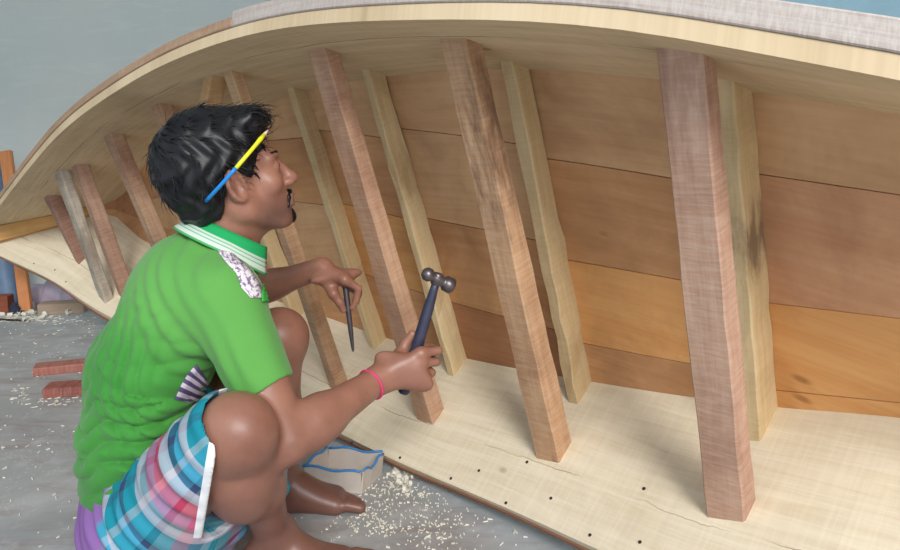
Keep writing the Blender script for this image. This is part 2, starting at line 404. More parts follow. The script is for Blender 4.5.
timber('front_timber', .438, 0, .438, .309, .067, .046, PK('stained', 2.2, ('z', .72, .26, .85, S(108, 80, 64)), S(206, 168, 132), S(176, 134, 98), S(124, 84, 60)))
timber('front_timber', .864, 0, .864, .319, .067, .042, PK('rosy', 3.3, ('z', .75, .3, .4, S(140, 98, 84)), S(206, 168, 138), S(176, 134, 106), S(136, 94, 72)))
timber('front_timber', 1.257, 0, 1.257, .307, .043, .039, PK('brown', 4.4, None, S(198, 164, 126), S(168, 130, 94)))
timber('front_timber', 1.73, 0, 1.73, .285, .06, .042, PK('red_brown', 5.5, None, S(182, 144, 112), S(150, 112, 84)))
timber('front_timber', 2.155, 0, 2.155, .235, .06, .05, PK('red_dusty', 6.6, ('z', .6, .2, .5, S(116, 74, 60)), S(190, 158, 128), S(158, 124, 98)))
timber('front_timber', 2.53, 0.0, 2.53, .140, .055, .05, PK('red_dull', 7.7, None, S(186, 152, 130), S(154, 120, 100)))
timber('front_timber', 2.625, -.035, 2.60, .085, .07, .035, PK('weathered', 8.8, ('z', .25, .3, .6, S(120, 104, 92)), S(204, 196, 180), S(170, 156, 140), S(110, 96, 88)), jit=.002)
timber('front_timber', 2.93, 0, 2.93, .100, .055, .05, PK('short_red', 9.9, None, S(172, 136, 120), S(142, 106, 92)))
timber('rear_timber', 0, .183, 0, .405, .030, .074, TN('pale', 1.5, ('z', .40, .14, .8, S(120, 100, 84))), .002)
timber('rear_timber', .438, .165, .438, .427, .031, .056, TN('tan', 2.5), .003)
timber('rear_timber', .864, .150, .864, .438, .027, .055, TN('honey', 3.5, ('z', .6, .15, .4, S(150, 112, 74))), .003)
timber('rear_timber', 1.257, .190, 1.257, .465, .030, .048, TN('straw', 4.5), .002)
timber('rear_timber', 1.70, .18, 1.70, .44, .04, .05, TN('cream', 5.5), .002)
timber('brace', 1.345, -.01, 2.19, .17, .055, .045, TN('sandy', 6.5, ('z', .8, .12, .6, S(110, 74, 50)), S(206, 168, 122), S(176, 134, 90)), .002)

# nail heads on the lower side panel
IR = plain('dark_iron', S(70, 62, 60), .5, .5, .6)
def on_low(px, py):
    best = None
    o = np.array([0, 0, H]); d = P(px, py, 1.0)-o
    return d
nail_me = None
def low_panel_hit(px, py):
    o = np.array([0, 0, H]); d = P(px, py, 1.0)-o
    lo, hi = 1.0, 4.0; pv = None
    for k in range(400):
        t = .9+k*.008; q = o+d*t; r = q-O; s, n, z = r @ A, r @ N, q[2]-H
        if s < -1.2 or s > 3.4: continue
        g = z-zpan(GB, CB, s, n)
        if pv is not None and g*pv < 0: return s, n, zpan(GB, CB, s, n)
        pv = g
    return None
for px, py in ((400, 458), (451, 480), (479, 471), (506, 503), (551, 500), (527, 465), (590, 537), (640, 543), (352, 443), (34, 264), (55, 271), (66, 283), (612, 352), (644, 490)):
    h_ = low_panel_hit(px, py)
    if h_ is None: continue
    s, n, z = h_; p0 = W(s, n, z); a, b = GB(s), CB(s); t_ = nrm(W(s, *b)-W(s, *a)); up = np.cross(A, t_); up = up if up[2] > 0 else -up
    bm = bmesh.new(); bmesh.ops.create_cone(bm, cap_ends=True, segments=10, radius1=.0042, radius2=.003, depth=.002)
    me = bpy.data.meshes.new('nail_head'); bm.to_mesh(me); bm.free()
    link('nail_head', me, IR, boat, M=frame(p0+up*.0008, nrm(A), np.cross(up, nrm(A)), up))
# ------------------------------------------------------------------ distance fields -> one continuous skin
class Field:
    def __init__(s, lo, hi, h):
        s.lo = np.array(lo, float); s.h = h; s.n = np.ceil((np.array(hi)-s.lo)/h).astype(int)+1
        s.F = np.full(s.n, .05, np.float32)
    def box(s, lo, hi):
        i0 = np.clip(np.floor((np.asarray(lo)-s.lo)/s.h).astype(int), 0, s.n-1); i1 = np.clip(np.ceil((np.asarray(hi)-s.lo)/s.h).astype(int)+1, 1, s.n)
        sl = tuple(slice(a, b) for a, b in zip(i0, i1))
        ax = [(s.lo[k]+s.h*np.arange(i0[k], i1[k])).astype(np.float32) for k in range(3)]
        return sl, ax[0][:, None, None], ax[1][None, :, None], ax[2][None, None, :]
    def op(s, sl, d, k, mode):
        a = s.F[sl]; d = d.astype(np.float32)
        if mode == 'sub':
            d = -d; h = np.clip(.5-.5*(a-d)/k, 0, 1) if k else (d > a).astype(np.float32)
            s.F[sl] = a*(1-h)+d*h+(k*h*(1-h) if k else 0)
        elif mode == 'and':
            s.F[sl] = np.maximum(a, d)
        else:
            if k:
                h = np.clip(.5+.5*(a-d)/k, 0, 1); s.F[sl] = a*(1-h)+d*h-k*h*(1-h)
            else: s.F[sl] = np.minimum(a, d)
    def cap(s, a, b, r0, r1, k=.02, mode='add', axis=None, flat=1.0, flatcap=False):
        a = np.asarray(a, float); b = np.asarray(b, float); m = max(r0, r1)*max(flat, 1)+.03+k
        sl, X, Y, Z = s.box(np.minimum(a, b)-m, np.maximum(a, b)+m)
        if min(s.F[sl].shape) == 0: return
        ba = b-a; L2 = float(ba @ ba)+1e-12
        px, py, pz = X-a[0], Y-a[1], Z-a[2]
        tt = (px*ba[0]+py*ba[1]+pz*ba[2])/L2; t = np.clip(tt, 0, 1)
        qx, qy, qz = px-t*ba[0], py-t*ba[1], pz-t*ba[2]
        if axis is not None:
            e = qx*axis[0]+qy*axis[1]+qz*axis[2]; c = 1/flat-1
            qx, qy, qz = qx+e*c*axis[0], qy+e*c*axis[1], qz+e*c*axis[2]
        d = np.sqrt(qx*qx+qy*qy+qz*qz)-(r0+(r1-r0)*t)
        if flatcap: d = np.maximum(d, (tt-1)*math.sqrt(L2))
        s.op(sl, d, k, mode)
    def ell(s, c, R, r, k=.02, mode='add'):
        """R: rows are the three axes"""
        c = np.asarray(c, float); m = max(r)+.03+k; sl, X, Y, Z = s.box(c-m, c+m)
        if min(s.F[sl].shape) == 0: return
        px, py, pz = X-c[0], Y-c[1], Z-c[2]; k0 = 0; k1 = 0
        for ax, rr in zip(R, r):
            u = px*ax[0]+py*ax[1]+pz*ax[2]; k0 = k0+(u/rr)**2; k1 = k1+(u/rr/rr)**2
        k0 = np.sqrt(k0)+1e-9; k1 = np.sqrt(k1)+1e-9
        s.op(sl, k0*(k0-1)/k1, k, mode)
    def half(s, c, nrm_):
        """keep what lies behind the plane"""
        sl, X, Y, Z = s.box(s.lo, s.lo+s.h*s.n)
        s.op(sl, (X-c[0])*nrm_[0]+(Y-c[1])*nrm_[1]+(Z-c[2])*nrm_[2], 0, 'and')
    def grid(s):
        return s.box(s.lo, s.lo+s.h*s.n)
    def nets(s, name):
        F = s.F; nx, ny, nz = F.shape; ins = F < 0
        cnt = np.zeros((nx-1, ny-1, nz-1), np.int8)
        cor = [(i, j, k) for i in (0, 1) for j in (0, 1) for k in (0, 1)]
        for i, j, k in cor: cnt += ins[i:nx-1+i, j:ny-1+j, k:nz-1+k]
        act = np.argwhere((cnt > 0) & (cnt < 8)); idx = np.full(cnt.shape, -1, np.int32)
        idx[act[:, 0], act[:, 1], act[:, 2]] = np.arange(len(act))
        acc = np.zeros((len(act), 3)); c = np.zeros(len(act))
        val = {q: F[act[:, 0]+q[0], act[:, 1]+q[1], act[:, 2]+q[2]].astype(float) for q in cor}
        for q in cor:
            for ax in range(3):
                if q[ax]: continue
                r = list(q); r[ax] = 1; r = tuple(r); a, b = val[q], val[r]; m = (a < 0) != (b < 0)
                t = np.where(m, a/np.where(m, a-b, 1), 0)
                p = np.tile(np.array(q, float), (len(act), 1)); p[:, ax] = t
                acc[m] += p[m]; c[m] += 1
        V = s.lo+s.h*(act+acc/c[:, None])
        faces = []
        for ax in range(3):
            sh = [slice(None)]*3; sh2 = [slice(None)]*3; sh[ax] = slice(0, -1); sh2[ax] = slice(1, None)
            a, b = ins[tuple(sh)], ins[tuple(sh2)]; e = np.argwhere(a != b)
            o = [k for k in range(3) if k != ax]
            e = e[(e[:, o[0]] > 0) & (e[:, o[1]] > 0) & (e[:, o[0]] < F.shape[o[0]]-1) & (e[:, o[1]] < F.shape[o[1]]-1)]
            def cell(d0, d1):
                q = e.copy(); q[:, o[0]] -= d0; q[:, o[1]] -= d1; return idx[q[:, 0], q[:, 1], q[:, 2]]
            quad = np.stack([cell(1, 1), cell(0, 1), cell(0, 0), cell(1, 0)], 1)
            flip = ins[e[:, 0], e[:, 1], e[:, 2]]
            if ax == 1: flip = ~flip
            quad[~flip] = quad[~flip][:, ::-1]; faces.append(quad)
        Q = np.concatenate(faces); Q = Q[(Q >= 0).all(1)]
        me = bpy.data.meshes.new(name); nv, nf = len(V), len(Q)
        me.vertices.add(nv); me.vertices.foreach_set('co', V.astype(np.float32).ravel())
        me.loops.add(nf*4); me.loops.foreach_set('vertex_index', Q.astype(np.int32).ravel())
        me.polygons.add(nf); me.polygons.foreach_set('loop_start', np.arange(0, nf*4, 4, dtype=np.int32))
        me.update(calc_edges=True); me.validate()
        return me, V
def keep_big(me, frac=.02):
    bm = bmesh.new(); bm.from_mesh(me); seen = set(); isl = []
    bm.verts.ensure_lookup_table()
    for v_ in bm.verts:
        if v_.index in seen: continue
        st, c = [v_], []; seen.add(v_.index)
        while st:
            x = st.pop(); c.append(x)
            for e in x.link_edges:
                y = e.other_vert(x)
                if y.index not in seen: seen.add(y.index); st.append(y)
        isl.append(c)
    mx = max(len(c) for c in isl); kill = [x for c in isl if len(c) < mx*frac for x in c]
    if kill: bmesh.ops.delete(bm, geom=kill, context='VERTS')
    bm.to_mesh(me); bm.free(); return me
def verts(me):
    a = np.empty(len(me.vertices)*3, 'f'); me.vertices.foreach_get('co', a); return a.reshape(-1, 3).astype(float)
def vattr(me, name, a):
    at = me.attributes.new(name, 'FLOAT_VECTOR', 'POINT'); at.data.foreach_set('vector', np.asarray(a, np.float32).ravel())
def laps(me, it=1, f=.5):
    bm = bmesh.new(); bm.from_mesh(me)
    for _ in range(it): bmesh.ops.smooth_vert(bm, verts=bm.verts, factor=f, use_axis_x=True, use_axis_y=True, use_axis_z=True)
    bm.to_mesh(me); bm.free(); return me
def bas(d):
    d = nrm(d); a = nrm(np.cross(d, UP0)); return (d, a, np.cross(a, d))
UP0 = np.array([0, 0, 1.])
VOX = .0035

# joints ------------------------------------------------------------------
th = math.radians(24)
FW = np.array([math.cos(th), math.sin(th), 0]); LT = np.array([math.sin(th), -math.cos(th), 0]); UP = np.array([0, 0, 1.])   # LT: his right, towards the camera
SP = [P(142, 512, 1.49), P(139, 442, 1.48), P(147, 372, 1.47), P(186, 308, 1.46), P(216, 262, 1.45), P(224, 236, 1.44)]
SHn = P(226, 303, 1.335); ELn = P(287, 440, 1.31); WRn = P(375, 382, 1.475)
SHf = SHn - LT*.34 + FW*.0; ELf = P(238, 296, 1.86); WRf = P(322, 268, 1.76)
HPn = SP[0]+LT*.085; HPf = SP[0]-LT*.085
KNn = P(238, 431, 1.215); ANn = P(273, 533, 1.46)
KNf = P(279, 337, 1.62); ANf = P(278, 474, 1.74)
# head
hy = math.radians(24); hp = math.radians(11)
HF = np.array([math.cos(hy)*math.cos(hp), math.sin(hy)*math.cos(hp), math.sin(hp)]); HR = np.array([math.sin(hy), -math.cos(hy), 0]); HU = np.cross(HR, HF)
HB = (HF, HR, HU); HS = .945; HC = P(241, 188, 1.345) - HR*.070
def hd(f, r, u): return HC + HS*(HF*f+HR*r+HU*u)
def hs(*r): return tuple(HS*x for x in r)

B = Field((-1.0, .98, -.02), (.02, 2.06, 1.02), VOX)
# trunk (inside the clothes)
for a, b, r0, r1, fl in ((0, 1, .092, .088, 1.45), (1, 2, .088, .092, 1.5), (2, 3, .092, .10, 1.5), (3, 4, .098, .06, 1.5)):
    B.cap(SP[a], SP[b], r0, r1, .03, axis=LT, flat=fl)
B.cap(SHn, SHf, .05, .05, .03)
# neck
B.cap(SP[4]-FW*.01, hd(-.012, 0, -.045), .062, .053, .03)
B.cap(SP[5]+FW*.03, hd(.045, 0, -.075), .03, .026, .025)
for sgn in (1, -1): B.cap(hd(-.02, .05*sgn, -.03), SP[5]+FW*.05+LT*.012*sgn-UP*.02, .014, .012, .02)
# head
B.ell(hd(-.018, 0, .052), HB, hs(.098, .074, .086), .02)
B.ell(hd(.045, 0, .0), HB, hs(.052, .060, .085), .025)
for sgn in (1, -1):
    B.cap(hd(.002, .052*sgn, -.042), hd(.07, .022*sgn, -.083), .019, .016, .025)
    B.cap(hd(.0, .055*sgn, -.0), hd(.002, .052*sgn, -.042), .02, .019, .02)
    B.ell(hd(.066, .044*sgn, -.004), HB, hs(.02, .02, .02), .02)
    B.cap(hd(.088, .010*sgn, .046), hd(.072, .046*sgn, .044), .0105, .009, .012)
B.ell(hd(.083, 0, -.088), HB, hs(.017, .02, .016), .02)
B.ell(hd(.073, 0, -.048), HB, hs(.027, .034, .032), .02)
for sgn in (1, -1): B.ell(hd(.1, .033*sgn, .027), HB, hs(.018, .019, .014), .012, 'sub')
B.cap(hd(.09, 0, .034), hd(.116, 0, -.004), .0085, .011, .010)
B.ell(hd(.117, 0, -.008), HB, hs(.0125, .013, .0115), .008)
for sgn in (1, -1):
    B.ell(hd(.106, .013*sgn, -.013), HB, hs(.013, .009, .009), .006)
    B.ell(hd(.111, .0075*sgn, -.021), HB, hs(.007, .0042, .005), .003, 'sub')
    # eyeball with lids
    B.ell(hd(.080, .032*sgn, .026), HB, hs(.0130, .0150, .0130), .006)
    B.ell(hd(.0945, .033*sgn, .0245), HB, hs(.0065, .0115, .0036), .002, 'sub')
B.cap(hd(.102, -.02, -.044), hd(.102, .02, -.044), .0065, .0065, .006)
B.cap(hd(.107, -.008, -.043), hd(.107, .008, -.043), .0062, .0062, .006)
B.cap(hd(.101, -.017, -.057), hd(.101, .017, -.057), .0075, .0075, .006)
B.cap(hd(.112, -.024, -.0505), hd(.112, .024, -.0505), .0026, .0026, .003, 'sub')
# ears
for sgn in (1, -1):
    eb = (nrm(HF*.93+HR*.37*sgn), nrm(HR*sgn-HF*.37*sgn*sgn), HU)
    eb = (nrm(HF-HR*.35*sgn), nrm(HR*sgn+HF*.35), nrm(HU-HF*.18))
    ec = hd(-.010, .078*sgn, .006)
    B.ell(ec, eb, hs(.020, .0075, .033), .006)
    B.ell(ec+eb[1]*.0125+eb[0]*.003+eb[2]*.002, eb, hs(.0120, .012, .021), .001, 'sub')
    pts = [ec+HS*(eb[0]*.017*math.cos(g)+eb[2]*.030*math.sin(g)+eb[1]*.0075) for g in np.linspace(.2, 4.6, 12)]
    for a, b in zip(pts[:-1], pts[1:]): B.cap(a, b, .0048, .0048, .003)
    B.ell(ec-eb[2]*.027*HS+eb[0]*.005+eb[1]*.003, eb, hs(.010, .006, .009), .006)
    B.ell(ec+eb[0]*.017+eb[1]*.002-eb[2]*.004, eb, hs(.006, .005, .008), .005)
# near arm
B.cap(SHn, ELn, .046, .040, .02)
B.ell(SHn*.45+ELn*.55, bas(ELn-SHn), (.09, .043, .044), .03)
fa = nrm(WRn-ELn)
B.cap(ELn, ELn+fa*.08, .041, .042, .02); B.cap(ELn+fa*.06, WRn, .043, .0285, .03)
B.ell(ELn-fa*.015-UP*.006, bas(fa), (.03, .028, .03), .02)
# far arm
B.cap(SHf, ELf, .046, .038, .02); B.cap(ELf, WRf, .038, .027, .02)
B.ell(ELf*.65+WRf*.35, bas(WRf-ELf), (.08, .036, .04), .02)
# legs
def leg(hip, kn, an, sgn, bend):
    B.cap(hip, kn, .078, .056, .03)
    B.ell(kn, bas(kn-hip), (.054, .056, .060), .03)
    sh = nrm(an-kn); back = nrm(hip-kn); back = nrm(back-sh*(back @ sh))
    B.cap(kn, kn*.5+an*.5, .054, .048, .03); B.cap(kn*.5+an*.5, an, .047, .034, .03)
    if sgn > 0: back = nrm(back*.5-FW*.9); back = nrm(back-sh*(back @ sh))
    if sgn > 0:
        B.ell(P(240, 484, 1.29), bas(sh), (.098, .064, .060), .008); return sh, back
    c = kn*.58+an*.42+back*(.066 if sgn > 0 else .03); B.ell(c, (sh, back, np.cross(sh, back)), (.105, .060 if sgn > 0 else .05, .058), .010 if sgn > 0 else .03)
    return sh, back
leg(HPn, KNn, ANn, 1, 0); leg(HPf, KNf, ANf, -1, 0)
# kneecap
B.ell(KNn+nrm(KNn-HPn)*.035-UP*.006, bas(KNn-HPn), (.026, .032, .034), .025)
B.ell(KNf+nrm(KNf-HPf)*.03, bas(KNf-HPf), (.026, .03, .032), .025)
def foot(an, d, side):
    d = nrm(d*np.array([1, 1, 0])); lat = np.array([d[1], -d[0], 0])*side          # lat: towards the little toe
    heel = np.array([an[0], an[1], 0])-d*.035+UP*.03
    B.ell(heel, (d, lat, UP), (.036, .031, .030), .02); B.cap(an, heel+UP*.02, .034, .030, .02)
    inst = np.array([an[0], an[1], 0])+d*.05+UP*.05
    B.cap(an+d*.01, inst, .034, .030, .03)
    for o, z, r in ((-.022, .030, .024), (.004, .026, .022), (.026, .020, .018)):
        B.cap(inst+lat*o*.5, np.array([an[0], an[1], 0])+d*.135+lat*o*1.25+UP*(z*.75), .030, r*.85, .025)
        B.cap(heel, np.array([an[0], an[1], 0])+d*.135+lat*o*1.25+UP*.018, .024, .017, .025)
    base = np.array([an[0], an[1], 0])
    for k, (o, l0, l1, r) in enumerate(((-.034, .135, .196, .0135), (-.012, .145, .199, .0095), (.006, .142, .191, .0088), (.022, .135, .180, .0082), (.037, .125, .165, .0078))):
        p0 = base+d*l0+lat*o+UP*.018; p2 = base+d*l1+lat*(o*1.08)+UP*(r+.001); p1 = (p0+p2)/2+UP*.006
        B.cap(p0, p1, r*1.1, r, .006); B.cap(p1, p2, r, r*1.05, .003)
    return base, d, lat
foot(ANn, np.array([1.0, .12, 0]), 1)
foot(ANf, np.array([1.0, .10, 0]), -1)
# near hand round the hammer handle
HB0 = P(404, 391, 1.535); HB1 = P(437, 279, 1.50); hx = nrm(HB1-HB0)
GR = HB0+hx*.072
vw = nrm(GR-np.array([0, 0, H])); hr = nrm(np.cross(vw, hx)); hr = hr if hr[0] > 0 else -hr; hv = nrm(np.cross(hx, hr)); hv = hv if hv @ vw > 0 else -hv
def g(a, r, v_): return GR+hx*a+hr*r+hv*v_
kn_l = []
for k, (o, ln, r) in enumerate(((.031, 1.0, .0092), (.010, 1.06, .0094), (-.011, 1.0, .009), (-.030, .86, .0080))):
    mcp = g(o*.95-.004, .012+.004*(k == 1), -.030); pip = g(o+.006-.004*k, .045*ln, -.012); dip = g(o, .030*ln, .018); tip = g(o-.002, .004, .028)
    kn_l.append(mcp)
    B.cap(mcp, pip, r*1.15, r, .004); B.cap(pip, dip, r, r*.92, .003); B.cap(dip, tip, r*.92, r*.8, .003)
    B.ell(mcp, (hx, hr, hv), (.0105, .011, .0105), .006)
wr2 = WRn
for k, m in enumerate(kn_l):
    s0 = wr2+hx*(.012-.008*k)
    B.cap(s0, m, .0175, .0118, .014)
B.ell((wr2+kn_l[1]+kn_l[2])/3+hv*.004, (nrm(kn_l[1]-wr2), hx, hv), (.048, .034, .017), .015)
B.cap(wr2+hx*.01, g(.002, -.028, -.004), .020, .017, .015)            # ball of the thumb
B.cap(g(-.004, -.028, -.004), g(.026, -.026, .004), .015, .0115, .008); B.cap(g(.026, -.026, .004), g(.052, -.017, .004), .0112, .0088, .004)
# far hand holding the chisel
CH0 = P(345, 283, 1.745); CH1 = P(353, 350, 1.76); cx_ = nrm(CH1-CH0)
fd = nrm(WRf-ELf); cg = CH0+cx_*.03
vf = nrm(cg-np.array([0, 0, H])); cr = nrm(np.cross(vf, cx_)); cr = cr if cr[0] > 0 else -cr; cv = nrm(np.cross(cx_, cr)); cv = cv if cv @ vf > 0 else -cv
def q(a, r, v_): return cg+cx_*a+cr*r+cv*v_
km = []
for k, (o, r) in enumerate(((-.022, .0092), (-.012, .0094), (-.004, .009), (.004, .008))):
    mcp = q(-.040+.006*k, .000+.002*k, -.022+.019*k); pip = q(-.014+.006*k, .030, -.012+.013*k); dip = q(.014+.002*k, .022, -.007+.010*k); tip = q(.032-.002*k, .010+.002*k, -.004+.009*k)
    km.append(mcp); B.cap(mcp, pip, r*1.15, r, .004); B.cap(pip, dip, r, r*.92, .003); B.cap(dip, tip, r*.92, r*.8, .003)
    B.cap(WRf+cv*(-.009+.007*k), mcp, .017, .0125, .014)
B.ell((WRf*1.2+km[1]*.9+km[2]*.9)/3, (nrm(km[1]-WRf), cv, cx_), (.045, .033, .017), .015)
B.cap(WRf+cx_*.008, q(-.008, -.030, -.012), .018, .0135, .012); B.cap(q(-.008, -.030, -.012), q(.014, -.018, -.012), .0125, .011, .006); B.cap(q(.014, -.018, -.012), q(.034, -.012, -.006), .0108, .0085, .004)
body_me, _ = B.nets('body')
keep_big(body_me, .3); del B
laps(body_me, 1, .5)
bv = verts(body_me)
# tone: x = 1 on palms/soles/lips, y = beard shadow
hl = (bv-HC)/HS; hf, hr_, hu = hl @ HF, hl @ HR, hl @ HU
inhead = (np.abs(hr_) < .085) & (hu < .03) & (hu > -.12) & (hf > -.02) & (hf < .14)
shade = np.clip(1-np.abs(hu+.07)/.05, 0, 1)*np.clip((hf-.01)/.03, 0, 1)*inhead
lips = np.clip(1-np.hypot((hu+.0505)/.013, np.abs(hr_)/.026), 0, 1)*(hf > .09)*inhead
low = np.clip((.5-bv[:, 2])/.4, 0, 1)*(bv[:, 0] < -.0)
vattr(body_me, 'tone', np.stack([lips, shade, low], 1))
def skin():
    t = NT('brown_skin'); a = t.sep(t.coord(attr='tone')); v = t.coord()
    n1 = t.noise(v, 9, 5, .6); n2 = t.noise(v, 140, 3, .6)
    col = t.ramp(n1, [(.3, S(134, 90, 74)), (.7, S(164, 116, 97))])
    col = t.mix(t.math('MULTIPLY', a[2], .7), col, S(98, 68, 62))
    col = t.mix(t.math('MULTIPLY', a[1], .75), col, S(80, 60, 56))
    col = t.mix(t.math('MULTIPLY', a[0], .6), col, S(136, 78, 74))
    t.bump(n2, .25, .0012)
    return t.fin(col, .42, .5, **{'Subsurface Weight': .08, 'Subsurface Radius': (.012, .005, .003)})
person_loc = (float(SP[0][0]), float(SP[0][1]), 0.0)
man = empty('person', person_loc, 'squatting man in a green polo shirt and plaid shorts, facing the boat, hammer in hand', 'person')
T0 = Matrix.Translation(Vector(person_loc))
def mlink(name, me, mats, smooth=True):
    me.transform(T0.inverted()); return link(name, me, mats, man, smooth, M=T0.copy())
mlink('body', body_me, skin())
# eyes
for sgn in (1, -1):
    bm = bmesh.new(); bmesh.ops.create_uvsphere(bm, u_segments=16, v_segments=12, radius=.0108*HS)
    me = bpy.data.meshes.new('eye'); bm.to_mesh(me); bm.free()
    me.transform(Matrix.Translation(Vector(hd(.0808, .0320*sgn, .0258).tolist())))
    mlink('eye', me, plain('eye_white', S(214, 206, 196), .2, .5, var=.03))
    bm = bmesh.new(); bmesh.ops.create_uvsphere(bm, u_segments=14, v_segments=10, radius=.0058*HS)
    me2 = bpy.data.meshes.new('iris'); bm.to_mesh(me2); bm.free()
    me2.transform(Matrix.Translation(Vector(hd(.0870, .0325*sgn, .0255).tolist())))
    mlink('iris', me2, plain('eye_dark', S(34, 22, 16), .15, .6))

# hair ---------------------------------------------------------------------
hairm = NT('black_hair'); _v = hairm.coord(); _c = hairm.ramp(hairm.noise(_v, 50, 4), [(.3, S(7, 7, 10)), (.7, S(20, 20, 26))])
hairm = hairm.fin(_c, .42, .38)
Hh = Field(HC-.2, HC+.22, .0035)
HAIR = ((-.032, 0, .064), (.116, .088, .104)); 
Hh.ell(hd(*HAIR[0]), HB, hs(*HAIR[1]), .02)
Hh.ell(hd(-.074, 0, .045), HB, hs(.073, .077, .085), .03)
Hh.ell(hd(-.07, 0, -.028), HB, hs(.05, .06, .045), .03)
Hh.ell(hd(.045, .01, .126), HB, hs(.042, .052, .030), .02)
Hh.ell(hd(.072, .0, .130), HB, hs(.022, .042, .020), .015)
sl, X, Y, Z = Hh.grid()
dx, dy, dz = X-HC[0], Y-HC[1], Z-HC[2]
f_ = (dx*HF[0]+dy*HF[1]+dz*HF[2])/HS; r_ = (dx*HR[0]+dy*HR[1]+dz*HR[2])/HS; u_ = (dx*HU[0]+dy*HU[1]+dz*HU[2])/HS
line = np.interp(f_, [-.16, -.10, -.075, -.045, -.034, -.022, -.004, .006, .022, .030, .046, .070, .085, .12], [-.052, -.060, -.062, -.055, -.02, .040, .042, -.006, -.008, .022, .052, .082, .094, .098])
line = line + .004*np.sin(f_*240)*np.cos(r_*190)
Hh.F[sl] = np.maximum(Hh.F[sl], ((line-u_)*.7*HS).astype(np.float32))
# locks
ph = f_*150+np.sin(u_*70)*1.5+np.sin(r_*60)*1.2
Hh.F[sl] += (.0035*np.sin(ph)*np.cos(u_*85+r_*60)).astype(np.float32)
hair_me, _ = Hh.nets('hair'); keep_big(hair_me, .2); del Hh
hvv = verts(hair_me); hair_me.update()
nr = np.empty(len(hair_me.vertices)*3, 'f'); hair_me.vertices.foreach_get('normal', nr); nr = nr.reshape(-1, 3)
cr_ = hd(-.10, .0, .135)
SV, SF = [], []
pick = rng.choice(len(hvv), 2600, replace=False)
for i in pick:
    p = hvv[i]; n_ = nr[i].astype(float)
    l = (p-HC)/HS; lf, lr, lu = l @ HF, l @ HR, l @ HU
    if n_ @ n_ < .5 or (lf > .05 and lu < .06): continue
    d = p-cr_; d = d-n_*(d @ n_)
    if lu > .09: d = nrm(d)+HF*.8
    if lf < -.02 and lu < .08: d = nrm(d)-HU*.9
    d = d-n_*(d @ n_)
    if np.linalg.norm(d) < 1e-6: continue
    d = nrm(nrm(d)+rng.normal(0, .28, 3)); L = rng.uniform(.018, .040); lift = rng.uniform(.0, .22) + (.25 if (lf > .06 and lu > .10) else 0)
    if lu < .0: L *= .45; lift *= .3
    w_ = rng.uniform(.0009, .0017); sdv_ = nrm(np.cross(d, n_)); b0 = len(SV); q0 = p-n_*.002
    for j in range(5):
        t_ = j/4; c_ = q0+d*L*t_+n_*(L*lift*t_-L*.35*t_*t_)
        ww = w_*(1-t_*.92)
        SV += [c_+sdv_*ww, c_-sdv_*ww, c_+n_*ww*1.2]
    for j in range(4):
        o = b0+j*3
        for a, b in ((0, 1), (1, 2), (2, 0)): SF.append((o+a, o+b, o+3+b, o+3+a))
    SF.append((b0+12, b0+13, b0+14))
bm = bmesh.new(); bm.from_mesh(hair_me); sm_ = mesh('strands', SV, SF); bm.from_mesh(sm_); bm.to_mesh(hair_me); bm.free()
mlink('hair', hair_me, hairm)
# moustache, goatee and brows
def tuft(name, prims):
    Fb = Field(hd(.08, 0, -.02)-.085, hd(.08, 0, -.02)+.095, .0026)
    for q_ in prims:
        if len(q_) == 4: Fb.cap(hd(*q_[0]), hd(*q_[1]), q_[2], q_[3], .003)
        else: Fb.ell(hd(*q_[0]), HB, hs(*q_[1]), .004)
    sl, X, Y, Z = Fb.grid(); Fb.F[sl] += (.0011*np.sin(X*900+Z*500)*np.sin(Y*800)).astype(np.float32)
    me, _ = Fb.nets(name); keep_big(me, .3); mlink(name, me, hairm)
tuft('moustache', [((.1045, -.004, -.0345), (.1045, .004, -.0345), .0055, .0055)]+[((.1045, .004*s_, -.0345), (.0965, .025*s_, -.043), .0054, .0046) for s_ in (1, -1)]+[((.0965, .025*s_, -.043), (.0905, .028*s_, -.062), .0044, .0032) for s_ in (1, -1)])
for s_ in (1, -1): mlink('eyelash', tubemesh('eyelash', [hd(.0905, .021*s_, .0272), hd(.0922, .029*s_, .0292), hd(.0885, .038*s_, .0285), hd(.082, .045*s_, .0262)], [.0008, .0013, .0013, .0007], 8), hairm)
tuft('goatee', [((.0945, 0, -.086), (.014, .018, .015)), ((.0985, 0, -.073), (.006, .009, .007))])
for s_ in (1, -1): tuft('eyebrow', [((.0955, .012*s_, .053), (.078, .046*s_, .0535), .0036, .0026)])

# shirt --------------------------------------------------------------------
SLV = SHn*.36+ELn*.64          # sleeve end
def torso_coord(X, Y, Z):
    """distance along the bent spine and signed depth"""
    best = None
    acc = 0
    for a, b in zip(SP[:-1], SP[1:]):
        ba = b-a; L = np.linalg.norm(ba); t = np.clip(((X-a[0])*ba[0]+(Y-a[1])*ba[1]+(Z-a[2])*ba[2])/L**2, 0, 1)
        d2 = (X-a[0]-t*ba[0])**2+(Y-a[1]-t*ba[1])**2+(Z-a[2]-t*ba[2])**2; c = acc+t*L
        if best is None: best, cc = d2, c+0*d2
        else:
            m = d2 < best; cc = np.where(m, c, cc); best = np.where(m, d2, best)
        acc += L
    return cc
Sh = Field((-1.0, 1.05, .0), (-.18, 1.95, .95), VOX)
for a, b, r0, r1, fl in ((0, 1, .119, .111, 1.36), (1, 2, .108, .108, 1.42), (2, 3, .108, .112, 1.45), (3, 4, .112, .078, 1.42)):
    Sh.cap(SP[a], SP[b], r0, r1, .03, axis=LT, flat=fl)
Sh.cap(SP[4]-UP*.015, SP[5]-UP*.045, .070, .060, .02)
Sh.cap(SHn-LT*.02, SHf+LT*.02, .063, .063, .03)
Sh.ell(SP[3]*.5+SP[4]*.5-FW*.03, (LT, FW, UP), (.16, .085, .10), .04)
